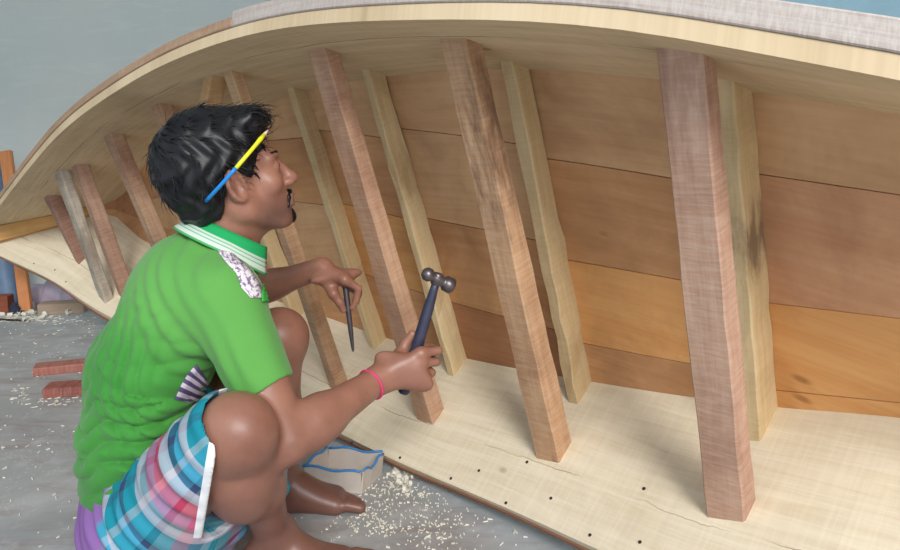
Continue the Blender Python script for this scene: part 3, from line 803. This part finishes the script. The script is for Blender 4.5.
# near sleeve: a flared tube
sa = nrm(SLV-SHn)
Sh.cap(SHn-sa*.01, SLV, .068, .057, .035)
Sh.cap(SHf, SHf*.45+ELf*.55, .064, .054, .035)
sl, X, Y, Z = Sh.grid()
# sleeve hem plane and hollow end
near = ((X-SLV[0])*sa[0]+(Y-SLV[1])*sa[1]+(Z-SLV[2])*sa[2])
rad2 = (X-SLV[0])**2+(Y-SLV[1])**2+(Z-SLV[2])**2
hem_n = nrm(sa*1.0+FW*.12)
hn = ((X-SLV[0])*hem_n[0]+(Y-SLV[1])*hem_n[1]+(Z-SLV[2])*hem_n[2])
cut = np.where(rad2 < .105**2, hn, -1.0)
Sh.F[sl] = np.maximum(Sh.F[sl], cut.astype(np.float32))
# bottom hem
c_ = torso_coord(X, Y, Z)
base = SP[0]; hemn = nrm(-UP-FW*.10)
hpt = P(105, 499, 1.42)
hd_ = (X-hpt[0])*hemn[0]+(Y-hpt[1])*hemn[1]+(Z-hpt[2])*hemn[2]
Sh.F[sl] = np.maximum(Sh.F[sl], hd_.astype(np.float32))
# neck opening
nk = nrm(hd(-.012, 0, -.045)-SP[4])
Sh.cap(SP[4]+nk*.02, SP[5]+nk*.08, .056, .058, .01, 'sub')
# folds: rings of soft pleats that crowd at the waist and drag towards the arm
lat = ((X-SP[2][0])*LT[0]+(Y-SP[2][1])*LT[1]); fwd = (X-SP[2][0])*FW[0]+(Y-SP[2][1])*FW[1]+(Z-SP[2][2])*.0
warp = .030*np.sin(lat*17+1.0)+.018*np.sin(fwd*21+lat*9)+.010*np.sin(lat*46+c_*25)
low = np.clip((.36-c_)/.16, 0, 1)*np.clip((c_-.05)/.06, 0, 1); mid = np.clip(1-np.abs(c_-.33)/.14, 0, 1)
amp = .0062*low+.0045*mid*np.clip(.5+fwd*5, 0, 1)
crs = lambda x: 2.2*(1-np.abs(np.sin(x/2)))**1.4-.7
fold = crs((c_+warp-fwd*.35)*2*math.pi/.040)+.45*np.sin((c_*1.0+warp*1.7+fwd*.25)*2*math.pi/.063+1.3)
Sh.F[sl] += (amp*fold*.85).astype(np.float32)
Qp = P(214, 372, 1.34); rq = np.sqrt((X-Qp[0])**2+.55*(Y-Qp[1])**2+(Z-Qp[2])**2)
m3 = np.clip(1-np.abs(rq-.165)/.105, 0, 1)*np.clip(.75-fwd*5, 0, 1)*np.clip((.50-c_)/.1, 0, 1)
Sh.F[sl] += (.0046*m3*crs((rq+.012*np.sin(lat*22+Z*14)+.008*np.sin(Z*41))*2*math.pi/.032)).astype(np.float32)
# drag folds running from the armpit across the chest side
arm = ((X-SHn[0])*sa[0]+(Y-SHn[1])*sa[1]+(Z-SHn[2])*sa[2]); d_sh = np.sqrt((X-SHn[0])**2+(Y-SHn[1])**2+(Z-SHn[2])**2)
amp2 = .0028*np.clip(1-np.abs(d_sh-.13)/.09, 0, 1)
Sh.F[sl] += (amp2*np.sin((fwd*.6+lat*.9+(Z-.5)*.7)*2*math.pi/.045+np.sin(Z*30))).astype(np.float32)
Sh.cap(SLV-sa*.03, SLV+sa*.05, .0475, .0475, 0, 'sub')
shirt_me, _ = Sh.nets('shirt'); keep_big(shirt_me, .3); del Sh
laps(shirt_me, 2, .5)
sv = verts(shirt_me); cshirt = torso_coord(sv[:, 0], sv[:, 1], sv[:, 2])
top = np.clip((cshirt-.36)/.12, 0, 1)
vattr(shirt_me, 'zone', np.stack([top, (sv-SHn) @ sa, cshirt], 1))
t = NT('green_knit'); a = t.sep(t.coord(attr='zone')); v_ = t.coord()
n1 = t.noise(v_, 6, 4); n2 = t.noise(v_, 260, 2, .7)
gcol = t.ramp(n1, [(.3, S(52, 126, 50)), (.7, S(74, 150, 64))])
gcol = t.mix(t.math('MULTIPLY', a[0], .55), gcol, S(110, 172, 88))  # light on the shoulders painted in: paler green up the torso
t.bump(n2, .35, .001)
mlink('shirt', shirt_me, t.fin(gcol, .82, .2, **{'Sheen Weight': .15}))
shirt_bvh = BVHTree.FromPolygons([tuple(x) for x in sv], [tuple(p_.vertices) for p_ in shirt_me.polygons])
CAM = Vector((0, 0, H))
def drape(name, rows, mat, off=.0022, n=16, m=4, th=.0012):
    """a strip of cloth laid on the shirt between two edge lines (pairs of sighted points)"""
    L = [Vector(P(*a, 1.0).tolist())-CAM for a, b in rows]; R = [Vector(P(*b, 1.0).tolist())-CAM for a, b in rows]
    v, f, uv = [], [], []
    for i in range(n+1):
        x = i/n*(len(rows)-1); k = min(int(x), len(rows)-2); q_ = x-k
        l, r = L[k].lerp(L[k+1], q_), R[k].lerp(R[k+1], q_)
        for j in range(m+1):
            d = l.lerp(r, j/m).normalized(); h_, nn, _, _ = shirt_bvh.ray_cast(CAM, d)
            if h_ is None: h_, nn = (Vector(v[-1]) if v else CAM+d*1.3), -d
            if nn.dot(d) > 0: nn = -nn
            v.append(tuple(h_+nn*off)); uv.append((i/n, j/m))
    for i in range(n):
        for j in range(m):
            o = i*(m+1)+j; f.append((o, o+1, o+m+2, o+m+1))
    me = mesh(name, v, f)
    bm = bmesh.new(); bm.from_mesh(me); bmesh.ops.recalc_face_normals(bm, faces=bm.faces); bm.to_mesh(me); bm.free()
    lay = me.uv_layers.new(name='UVMap')
    for lp in me.loops: lay.data[lp.index].uv = uv[lp.vertex_index]
    o = mlink(name, me, mat); so_ = o.modifiers.new('thickness', 'SOLIDIFY'); so_.thickness = th; so_.offset = 0
    return o
# patterned shoulder inset and the striped side inset
t = NT('lilac_print'); v_ = t.coord('UV', scale=(5, 1.5, 1))
pc = t.ramp(t.noise(v_, 3.2, 4, .65, .8), [(.42, S(126, 108, 140)), (.52, S(226, 218, 226)), (.7, S(236, 230, 236))])
lilac = t.fin(pc, .8, .2)
drape('shoulder_inset', [((216, 250), (228, 250)), ((225, 262), (239, 260)), ((236, 274), (250, 270)), ((241, 288), (259, 284)), ((250, 298), (263, 298))], lilac)
t = NT('lilac_stripe'); uu = t.sep(t.coord('UV'))
st = t.math('FRACT', t.math('MULTIPLY', uu[0], 4.5))
pc = t.ramp(st, [(0, S(92, 78, 120)), (.5, S(206, 196, 214))], 'CONSTANT')
drape('side_inset', [((196, 364), (206, 378)), ((187, 374), (206, 388)), ((180, 386), (202, 396)), ((174, 400), (192, 404))], t.fin(pc, .8, .2))
# collar: a turned-down band round the neck, open in front
nc = (P(223, 238, 1.435)); nax = nrm(UP*.88+FW*.46)
cf = nrm(FW-nax*(FW @ nax)); cl = np.cross(nax, cf)
v, f, uv = [], [], []; NA, NB = 44, 6
for i in range(NA+1):
    g_ = math.radians(28)+i/NA*math.radians(304)
    dirv = cf*math.cos(g_)+cl*math.sin(g_); front = max(0, math.cos(g_))
    for j in range(NB+1):
        q_ = j/NB; rr = .070+.024*q_**1.1+.012*front; drop = .020-.042*q_-.012*front*q_+.012*max(0, -math.sin(g_)*0)
        v.append(nc+dirv*rr*np.array([1, 1, 1])+nax*drop+cf*.004); uv.append((i/NA, q_))
for i in range(NA):
    for j in range(NB):
        o = i*(NB+1)+j; f.append((o, o+1, o+NB+2, o+NB+1))
me = mesh('collar', v, f); lay = me.uv_layers.new(name='UVMap')
for lp in me.loops: lay.data[lp.index].uv = uv[lp.vertex_index]
t = NT('collar_knit'); uu = t.sep(t.coord('UV'))
cc_ = t.ramp(uu[1], [(0, S(34, 158, 92)), (.46, S(186, 204, 190)), (.55, S(120, 176, 140)), (.60, S(192, 208, 196)), (.70, S(120, 176, 140)), (.75, S(200, 212, 202)), (.92, S(84, 170, 104))], 'CONSTANT')
o = mlink('collar', me, t.fin(cc_, .8, .2)); so_ = o.modifiers.new('thickness', 'SOLIDIFY'); so_.thickness = .004; so_.offset = 1
# placket tab and its button at the throat
drape('placket', [((262, 284), (268, 280)), ((260, 292), (268, 292)), ((260, 302), (267, 302))], plain('placket_green', S(70, 178, 80), .8, .2), off=.004)

# shorts -------------------------------------------------------------------
kdir = nrm(KNn-HPn); KE = HPn+(KNn-HPn)*.80
Sp = Field((-1.0, .98, .0), (-.18, 2.0, .62), VOX)
Sp.cap(SP[0], SP[1]*.6+SP[0]*.4, .102, .094, .03, axis=LT, flat=1.36)
Sp.ell(SP[0]-FW*.01-UP*.015, (FW, LT, UP), (.108, .155, .095), .03)
Sp.cap(HPn, KE+kdir*.062, .106, .083, .04)
Sp.cap(HPn*.6+KNn*.4-UP*.05, HPn*.3+KNn*.7-UP*.035, .085, .058, .05)
Sp.ell(P(192, 515, 1.38), (FW, LT, UP), (.115, .075, .085), .05)
KFE = HPf+(KNf-HPf)*.62
Sp.cap(HPf, KFE, .106, .086, .04)
Sp.cap(P(262, 440, 1.60), P(279, 492, 1.63), .045, .022, .03)
sl, X, Y, Z = Sp.grid()
kn_ = nrm(kdir*.30+FW*.86-UP*.42)
dk = (X-KE[0])*kn_[0]+(Y-KE[1])*kn_[1]+(Z-KE[2])*kn_[2]; rk = (X-KE[0])**2+(Y-KE[1])**2+(Z-KE[2])**2
Sp.F[sl] = np.maximum(Sp.F[sl], np.where(rk < .155**2, dk, -1).astype(np.float32))
kf = nrm(KNf-HPf)
dk2 = (X-KFE[0])*kf[0]+(Y-KFE[1])*kf[1]+(Z-KFE[2])*kf[2]; rk2 = (X-KFE[0])**2+(Y-KFE[1])**2+(Z-KFE[2])**2
Sp.F[sl] = np.maximum(Sp.F[sl], np.where(rk2 < .115**2, dk2, -1).astype(np.float32))
Sp.F[sl] = np.maximum(Sp.F[sl], (.006-Z).astype(np.float32)+0*X.astype(np.float32)+0*Y.astype(np.float32))
al = (X-HPn[0])*kdir[0]+(Y-HPn[1])*kdir[1]+(Z-HPn[2])*kdir[2]
Sp.F[sl] += np.clip(np.where(rk < .2**2, -dk, 1)/.05, 0, 1)*(.0030*np.sin((al+.25*(Z-.2)+.018*np.sin(Z*33+X*20))*2*math.pi/.060)+.002*np.sin((Z+X*.8)*2*math.pi/.05+al*30)).astype(np.float32)
Sp.cap(KE-kdir*.03, KE+kdir*.16, .071, .071, 0, 'sub')
sho, _ = Sp.nets('shorts'); keep_big(sho, .3); del Sp
laps(sho, 3, .5)
pv = verts(sho)
alv = (pv-HPn) @ kdir; rel = (pv-HPn)-alv[:, None]*kdir
e1 = nrm(UP-kdir*(UP @ kdir)); e2 = np.cross(kdir, e1)
ang = np.arctan2(rel @ e2, rel @ e1)*.095
dh = (pv-KE) @ kn_
sp = np.clip((.155-np.linalg.norm((pv-P(108, 522, 1.45))*np.array([1, 1, .9]), axis=1))/.01, 0, 1)
far_ = ((pv-SP[0]) @ LT < -.05)
vattr(sho, 'cloth', np.stack([np.where(far_, (pv-HPf) @ kf, alv)+.2, ang+.4, np.where(np.linalg.norm(pv-KE, axis=1) < .15, dh*10+1, 0)], 1))
vattr(sho, 'seat', np.stack([sp, sp, sp], 1))
t = NT('plaid_cotton'); a = t.sep(t.coord(attr='cloth')); b = t.sep(t.coord(attr='seat'))
TE, NV, WH, CR, PU, LB, PK_, GR_ = S(28, 132, 150), S(52, 70, 102), S(178, 178, 188), S(196, 52, 80), S(118, 84, 116), S(70, 156, 188), S(176, 100, 134), S(126, 140, 148)
m1 = t.math('FRACT', t.math('DIVIDE', a[0], .29)); m2 = t.math('FRACT', t.math('DIVIDE', a[1], .25))
s1 = t.ramp(m1, [(0, TE), (.14, LB), (.20, NV), (.25, TE), (.36, WH), (.45, GR_), (.50, PK_), (.60, CR), (.70, WH), (.78, NV), (.84, LB), (.93, WH)], 'CONSTANT')
s2 = t.ramp(m2, [(0, TE), (.16, WH), (.22, LB), (.36, NV), (.42, GR_), (.52, CR), (.62, PU), (.70, WH), (.76, TE), (.92, NV)], 'CONSTANT')
col = t.mix(.34, s1, s2)
col = t.mix(b[0], col, S(134, 98, 158)); col = t.mix(t.math('GREATER_THAN', a[2], .86), col, S(222, 224, 228))
t.bump(t.noise(t.coord(), 240, 2), .3, .001)
mlink('shorts', sho, t.fin(col, .85, .15))

# bracelet
bp = WRn-fa*.012
e1 = nrm(np.cross(fa, UP)); e2 = np.cross(fa, e1)
pts = [bp+(e1*math.cos(g_)+e2*math.sin(g_))*.0315 for g_ in np.linspace(0, 2*math.pi, 37)]
mlink('bracelet', tubemesh('bracelet', pts, .0028, 8, False), plain('pink_thread', S(212, 70, 112), .7, .3))

# ------------------------------------------------------------------ hammer, chisel, pencil
ham = empty('hammer', tuple(map(float, HB0)), 'dark hammer with a round head gripped in the squatting man\'s near hand', 'hammer')
hpts = [HB0-hx*.004, HB0, HB0+hx*.02, HB0+hx*.05, HB0+hx*.10, HB0+hx*.145, HB0+hx*.185, HB1+hx*.012]
HL = np.linalg.norm(HB1-HB0)
hpts = [HB0+hx*HL*q_ for q_ in (-.02, 0, .1, .3, .55, .75, .9, 1.03)]
grip = plain('blue_black_rubber', S(52, 54, 76), .42, .5, var=.15); steel = plain('worn_steel', S(112, 104, 108), .38, .5, .75, var=.15)
me = tubemesh('handle', hpts, [.010, .0135, .0145, .0135, .0125, .0115, .009, .008], 18)
link('handle', me, grip, ham, True)
hw = nrm(hr*.93+hv*.34-hx*.22); hc = HB1
def lathe(name, c, ax, prof, n=20):
    return tubemesh(name, [c+ax*x for x, r in prof], [r for x, r in prof], n)
head = lathe('head', hc, hw, [(-.036, .002), (-.034, .009), (-.027, .0145), (-.018, .0145), (-.012, .010), (-.006, .0125), (.006, .0135), (.013, .011), (.017, .012), (.020, .0165), (.036, .0175), (.039, .015)], 22)
link('head', head, steel, ham, True)
link('eye_socket', tubemesh('eye_socket', [hc-hx*.013, hc-hx*.011, hc+hx*.011, hc+hx*.013], [.009, .0115, .0115, .009], 16), steel, ham, True)
chm = lathe('chisel', CH0, cx_, [(-.012, .0055), (-.010, .0075), (.0, .0075), (.06, .0072), (.12, .006), (.165, .0035), (.170, .0012)], 12)
mtx = recentre(chm); o = link('chisel', chm, plain('grey_steel', S(96, 92, 98), .4, .5, .7), smooth=True, M=mtx)
tag(o, 'slim grey steel chisel pointing down from the man\'s far hand', 'chisel')
p0, p1 = hd(-.060, .081, -.028), hd(.060, .0745, .062)
p0, p1 = P(206, 201, 1.315), P(268, 130, 1.335)
pm = P(236, 168, 1.285)
pts = [(1-u)**2*p0+2*u*(1-u)*(2*pm-.5*(p0+p1))+u*u*p1 for u in np.linspace(0, 1, 17)]
pen = empty('pencil', tuple(map(float, p0)), 'yellow and blue pencil tucked behind the man\'s ear', 'pencil')
link('shaft', tubemesh('shaft', pts[:9], .0036, 8), plain('blue_lacquer', S(24, 132, 214), .35, .5, var=.05), pen, True)['label'] = 'blue rear half of the pencil'
link('barrel', tubemesh('barrel', pts[8:16], [.0037]*6+[.0045, .0036], 8), plain('yellow_lacquer', S(226, 226, 40), .35, .5, var=.05), pen, True)['label'] = 'yellow front half of the pencil'
link('tip', tubemesh('tip', [pts[15], pts[16]], [.0036, .0012], 8), plain('pale_wood_tip', S(232, 196, 186), .6, .3), pen, True)['label'] = 'pale pointed pencil tip'

# ------------------------------------------------------------------ floor things
# open cardboard box with a blue rim
fl = lambda px, py: floor_at(px, py)
b0, b1, b2 = fl(306, 487), fl(362, 494), fl(382, 474)
u1 = b0-b1; u2 = b2-b1; b3 = b0+u2; bh = .060
box = empty('cardboard_box', tuple(map(float, (b0+b2)/2)), 'small open cardboard box with a blue torn rim on the floor beside the boat', 'box')
card = plain('grey_cardboard', S(204, 194, 184), .85, .15, var=.06, sc=12); rimm = plain('blue_tape', S(70, 140, 206), .6, .3, var=.08)
cen = (b0+b1+b2+b3)/4; cs = [b0, b1, b2, b3]
for k in range(4):
    a, b = cs[k], cs[(k+1) % 4]; inn = nrm(cen-(a+b)/2)*.003
    nseg = 8; v = []; f = []
    for i in range(nseg+1):
        q_ = i/nseg; g_ = a+(b-a)*q_; fl_ = nrm((a+b)/2-cen)*.006
        zt = bh+.004*math.sin(q_*9+k)-(.006 if 2 < i < 6 and k == 1 else 0)
        v += [g_, g_+inn, g_+inn+fl_+UP*zt, g_+fl_+UP*zt]
    for i in range(nseg):
        o_, p_ = i*4, i*4+4
        for j in range(4): f.append((o_+j, o_+(j+1) % 4, p_+(j+1) % 4, p_+j))
    f.append((0, 1, 2, 3)); f.append((nseg*4+3, nseg*4+2, nseg*4+1, nseg*4))
    me = mesh('side', v, f); bm = bmesh.new(); bm.from_mesh(me); bmesh.ops.recalc_face_normals(bm, faces=bm.faces); bm.to_mesh(me); bm.free()
    link('side', me, card, box)
    pts = [(v[i*4+2]+v[i*4+3])/2 for i in range(nseg+1)]
    o = link('rim', tubemesh('rim', pts, .0035, 8), rimm, box, True); o['label'] = 'blue rim'
zb = UP*.004
link('base', mesh('base', [c+UP*.0005 for c in cs]+[c+zb for c in cs], [(3, 2, 1, 0), (4, 5, 6, 7), (0, 1, 5, 4), (1, 2, 6, 5), (2, 3, 7, 6), (3, 0, 4, 7)]), card, box)
# red boards
def board(name, px0, px1, wd, thk, z0, mat, label, cat, group=None, jit=.0015):
    a, b = floor_at(*px0, z=z0), floor_at(*px1, z=z0); L = np.linalg.norm(b-a); x = (b-a)/L; y = np.cross(UP, x)
    me = boxmesh(name, L, wd, thk, .003, jit=jit)
    o = link(name, me, mat, M=frame((a+b)/2+y*wd/2, x, y, UP)); return tag(o, label, cat, group)
RB = wood('red_board', S(180, 118, 104), S(154, 94, 84), S(100, 54, 48), 'Object', 'x', 2.2, grain=.7, knots=False, saw=.2)
RB2 = wood('red_board_dark', S(164, 98, 88), S(138, 78, 70), S(92, 48, 44), 'Object', 'x', 7.2, grain=.7, knots=False, saw=.2)
board('wooden_board', (43, 399), (150, 391), .09, .035, 0, RB2, 'reddish wooden board lying on the floor, nearer of the two behind the man', 'board', 'red boards on the floor')
board('wooden_board', (33, 377), (150, 365), .09, .032, 0, RB, 'reddish wooden board lying on the floor, farther of the two behind the man', 'board', 'red boards on the floor')
# things against the far wall under the bow
ORW = wood('orange_lath', S(216, 150, 100), S(190, 120, 74), S(140, 84, 54), 'Object', 'z', 4.2, knots=False); PKW = wood('pink_lath', S(214, 176, 152), S(190, 148, 122), S(140, 104, 84), 'Object', 'z', 5.2, knots=False)
def leaner(name, pb, ptop, ydep, lean, w_, t_, mat, label, cat):
    a = floor_at(*pb); b = back_at(*ptop, a[1]+lean)
    z = nrm(b-a); x = nrm(np.array([1., 0, 0])-z*z[0]); y = np.cross(z, x)
    me = boxmesh(name, w_, t_, np.linalg.norm(b-a), .003)
    o = link(name, me, mat, M=frame(a+UP*.004, x, y, z)); return tag(o, label, cat)
leaner('wooden_lath', (27, 314), (6, 152), 0, .22, .06, .03, ORW, 'orange-brown wooden lath leaning against the wall behind the bow', 'lath')
a = floor_at(7, 309); a[1] += .03; b = back_at(-9, 158, a[1]+.14)
me = tubemesh('standing_pipe', [a+UP*.0, a+UP*.0+(b-a)*.04, a+(b-a)*.96, b], [.052, .047, .047, .050], 24)
M = recentre(me); o = link('standing_pipe', me, plain('slate_blue_plastic', S(104, 128, 158), .5, .4, var=.08), smooth=True, M=M)
tag(o, 'slate blue pipe leaning on the wall behind the bow, left of the orange-brown lath', 'pipe')
board('wooden_block', (38, 315), (84, 313), .10, .055, 0, wood('grey_block', S(176, 156, 138), S(150, 130, 112), S(110, 92, 80), 'Object', 'x', 3.9, knots=False), 'grey wooden block lying on the floor under the bow', 'block')
board('wooden_offcut', (-22, 316), (9, 315), .08, .10, 0, wood('rust_block', S(156, 88, 64), S(128, 70, 50), S(90, 50, 38), 'Object', 'x', 8.9, knots=False), 'rust brown wooden offcut standing at the left edge beside the blue pipe', 'offcut')
board('metal_rod', (-10, 320), (27, 322), .010, .010, 0, IR, 'thin dark rod lying on the floor in front of the grey wooden block', 'rod', jit=0)
def bag(name, px, py, r, mat, label, cat, sd_):
    a = floor_at(px, py); bm = bmesh.new(); bmesh.ops.create_icosphere(bm, subdivisions=4, radius=1.0); rg = np.random.default_rng(sd_)
    w3 = rg.normal(0, 3.5, (5, 3)); p3 = rg.uniform(0, 6, 5)
    for v_ in bm.verts:
        c = np.array(v_.co); k = 1+sum(.07*math.sin(float(w3[i] @ c)+p3[i]) for i in range(5)); c = c*k*np.array(r); v_.co = c
        if v_.co.z < -r[2]*.55: v_.co.z = -r[2]*.55
    me = bpy.data.meshes.new(name); bm.to_mesh(me); bm.free()
    M = recentre(me); o = link(name, me, mat, smooth=True, M=Matrix.Translation(Vector(a.tolist()))); tag(o, label, cat)
bag('crumpled_sack', 58, 306, (.14, .09, .09), plain('lilac_plastic', S(206, 190, 210), .45, .4, var=.1, sc=9), 'crumpled pale lilac plastic sack behind the grey wooden block', 'sack', 3)
bag('dark_rag', 15.5, 315.5, (.026, .03, .042), plain('dark_cloth', S(58, 62, 78), .9, .1, var=.2, sc=14), 'dark crumpled rag on the floor at the foot of the blue pipe', 'rag', 9)

# wood shavings and dust scattered over the floor: nobody could count them
def curl(v, f, c, R, wd, turns, yaw, tilt):
    n = 12; ax = np.array([math.cos(yaw)*math.cos(tilt), math.sin(yaw)*math.cos(tilt), math.sin(tilt)]); e1 = nrm(np.cross(ax, UP+1e-3)); e2 = np.cross(ax, e1); b = len(v)
    for i in range(n+1):
        g_ = i/n*turns*2*math.pi; r = R*(1-.35*i/n)
        for s_ in (-.5, .5):
            for t_ in (0, .0007): v.append(c+(e1*math.cos(g_)+e2*math.sin(g_))*(r+t_)+ax*(wd*s_+.3*wd*i/n))
    for i in range(n):
        o, p_ = b+i*4, b+i*4+4
        for x, y in ((0, 1), (1, 3), (3, 2), (2, 0)): f.append((o+x, o+y, p_+y, p_+x))
v, f = [], []
def chip(px, py, L, wd, yaw, z=.0005):
    c = floor_at(px, py); x = np.array([math.cos(yaw), math.sin(yaw), 0]); y = np.array([-x[1], x[0], 0]); b = len(v); h_ = rng.uniform(.0006, .003)
    for a, e in ((-.5, -.5), (.5, -.5), (.5, .5), (-.5, .5)): v.append(c+x*L*a+y*wd*e+UP*z)
    for a, e in ((-.5, -.4), (.5, -.4), (.5, .4), (-.5, .4)): v.append(c+x*L*a+y*wd*e+UP*(z+h_+.003*max(a, 0)))
    for q_ in ((3, 2, 1, 0), (4, 5, 6, 7), (0, 1, 5, 4), (1, 2, 6, 5), (2, 3, 7, 6), (3, 0, 4, 7)): f.append(tuple(b+k for k in q_))
def scatter(cx, cy, sx, sy, n, l0=.004, l1=.016):
    for _ in range(n):
        px, py = rng.normal(cx, sx), rng.normal(cy, sy)
        if py < 306 or py > 620: continue
        if px > 385 and py < 455+(px-385)*.50+12: continue
        chip(px, py, rng.uniform(l0, l1)*.75, rng.uniform(.0012, .0032), rng.uniform(0, 6.3))
scatter(398, 487, 22, 10, 150, .002, .012); scatter(372, 522, 16, 8, 90, .002, .012); scatter(430, 532, 22, 9, 80, .002, .012); scatter(330, 520, 25, 14, 30, .002, .01); scatter(480, 540, 40, 12, 26, .003, .02); scatter(410, 505, 45, 22, 260, .0015, .005)
scatter(25, 318, 26, 3.0, 170, .01, .04); scatter(40, 400, 40, 30, 50); scatter(60, 345, 60, 14, 80, .004, .014); scatter(30, 470, 30, 40, 40); scatter(90, 330, 40, 8, 50, .006, .02); scatter(24, 393, 6, 4, 16, .01, .03); scatter(55, 402, 18, 3, 30, .01, .03)
for _ in range(26):
    px, py = rng.normal(398, 7), rng.normal(478, 6); c = floor_at(px, py); R = rng.uniform(.004, .011); curl(v, f, c+UP*R, R, rng.uniform(.006, .014), rng.uniform(.7, 1.6), rng.uniform(0, 6.3), rng.uniform(-.3, .3))
for _ in range(22):
    px, py = rng.normal(25, 22), rng.normal(317, 2.5); c = floor_at(px, max(312, py)); R = rng.uniform(.008, .022); curl(v, f, c+UP*R, R, rng.uniform(.01, .03), rng.uniform(.7, 1.6), rng.uniform(0, 6.3), rng.uniform(-.3, .3))
o = link('wood_shavings', mesh('wood_shavings', v, f), plain('shaving', S(226, 222, 208), .8, .2, var=.08, sc=8))
tag(o, 'pale wood shavings and chips scattered over the concrete floor', 'shavings', kind='stuff')
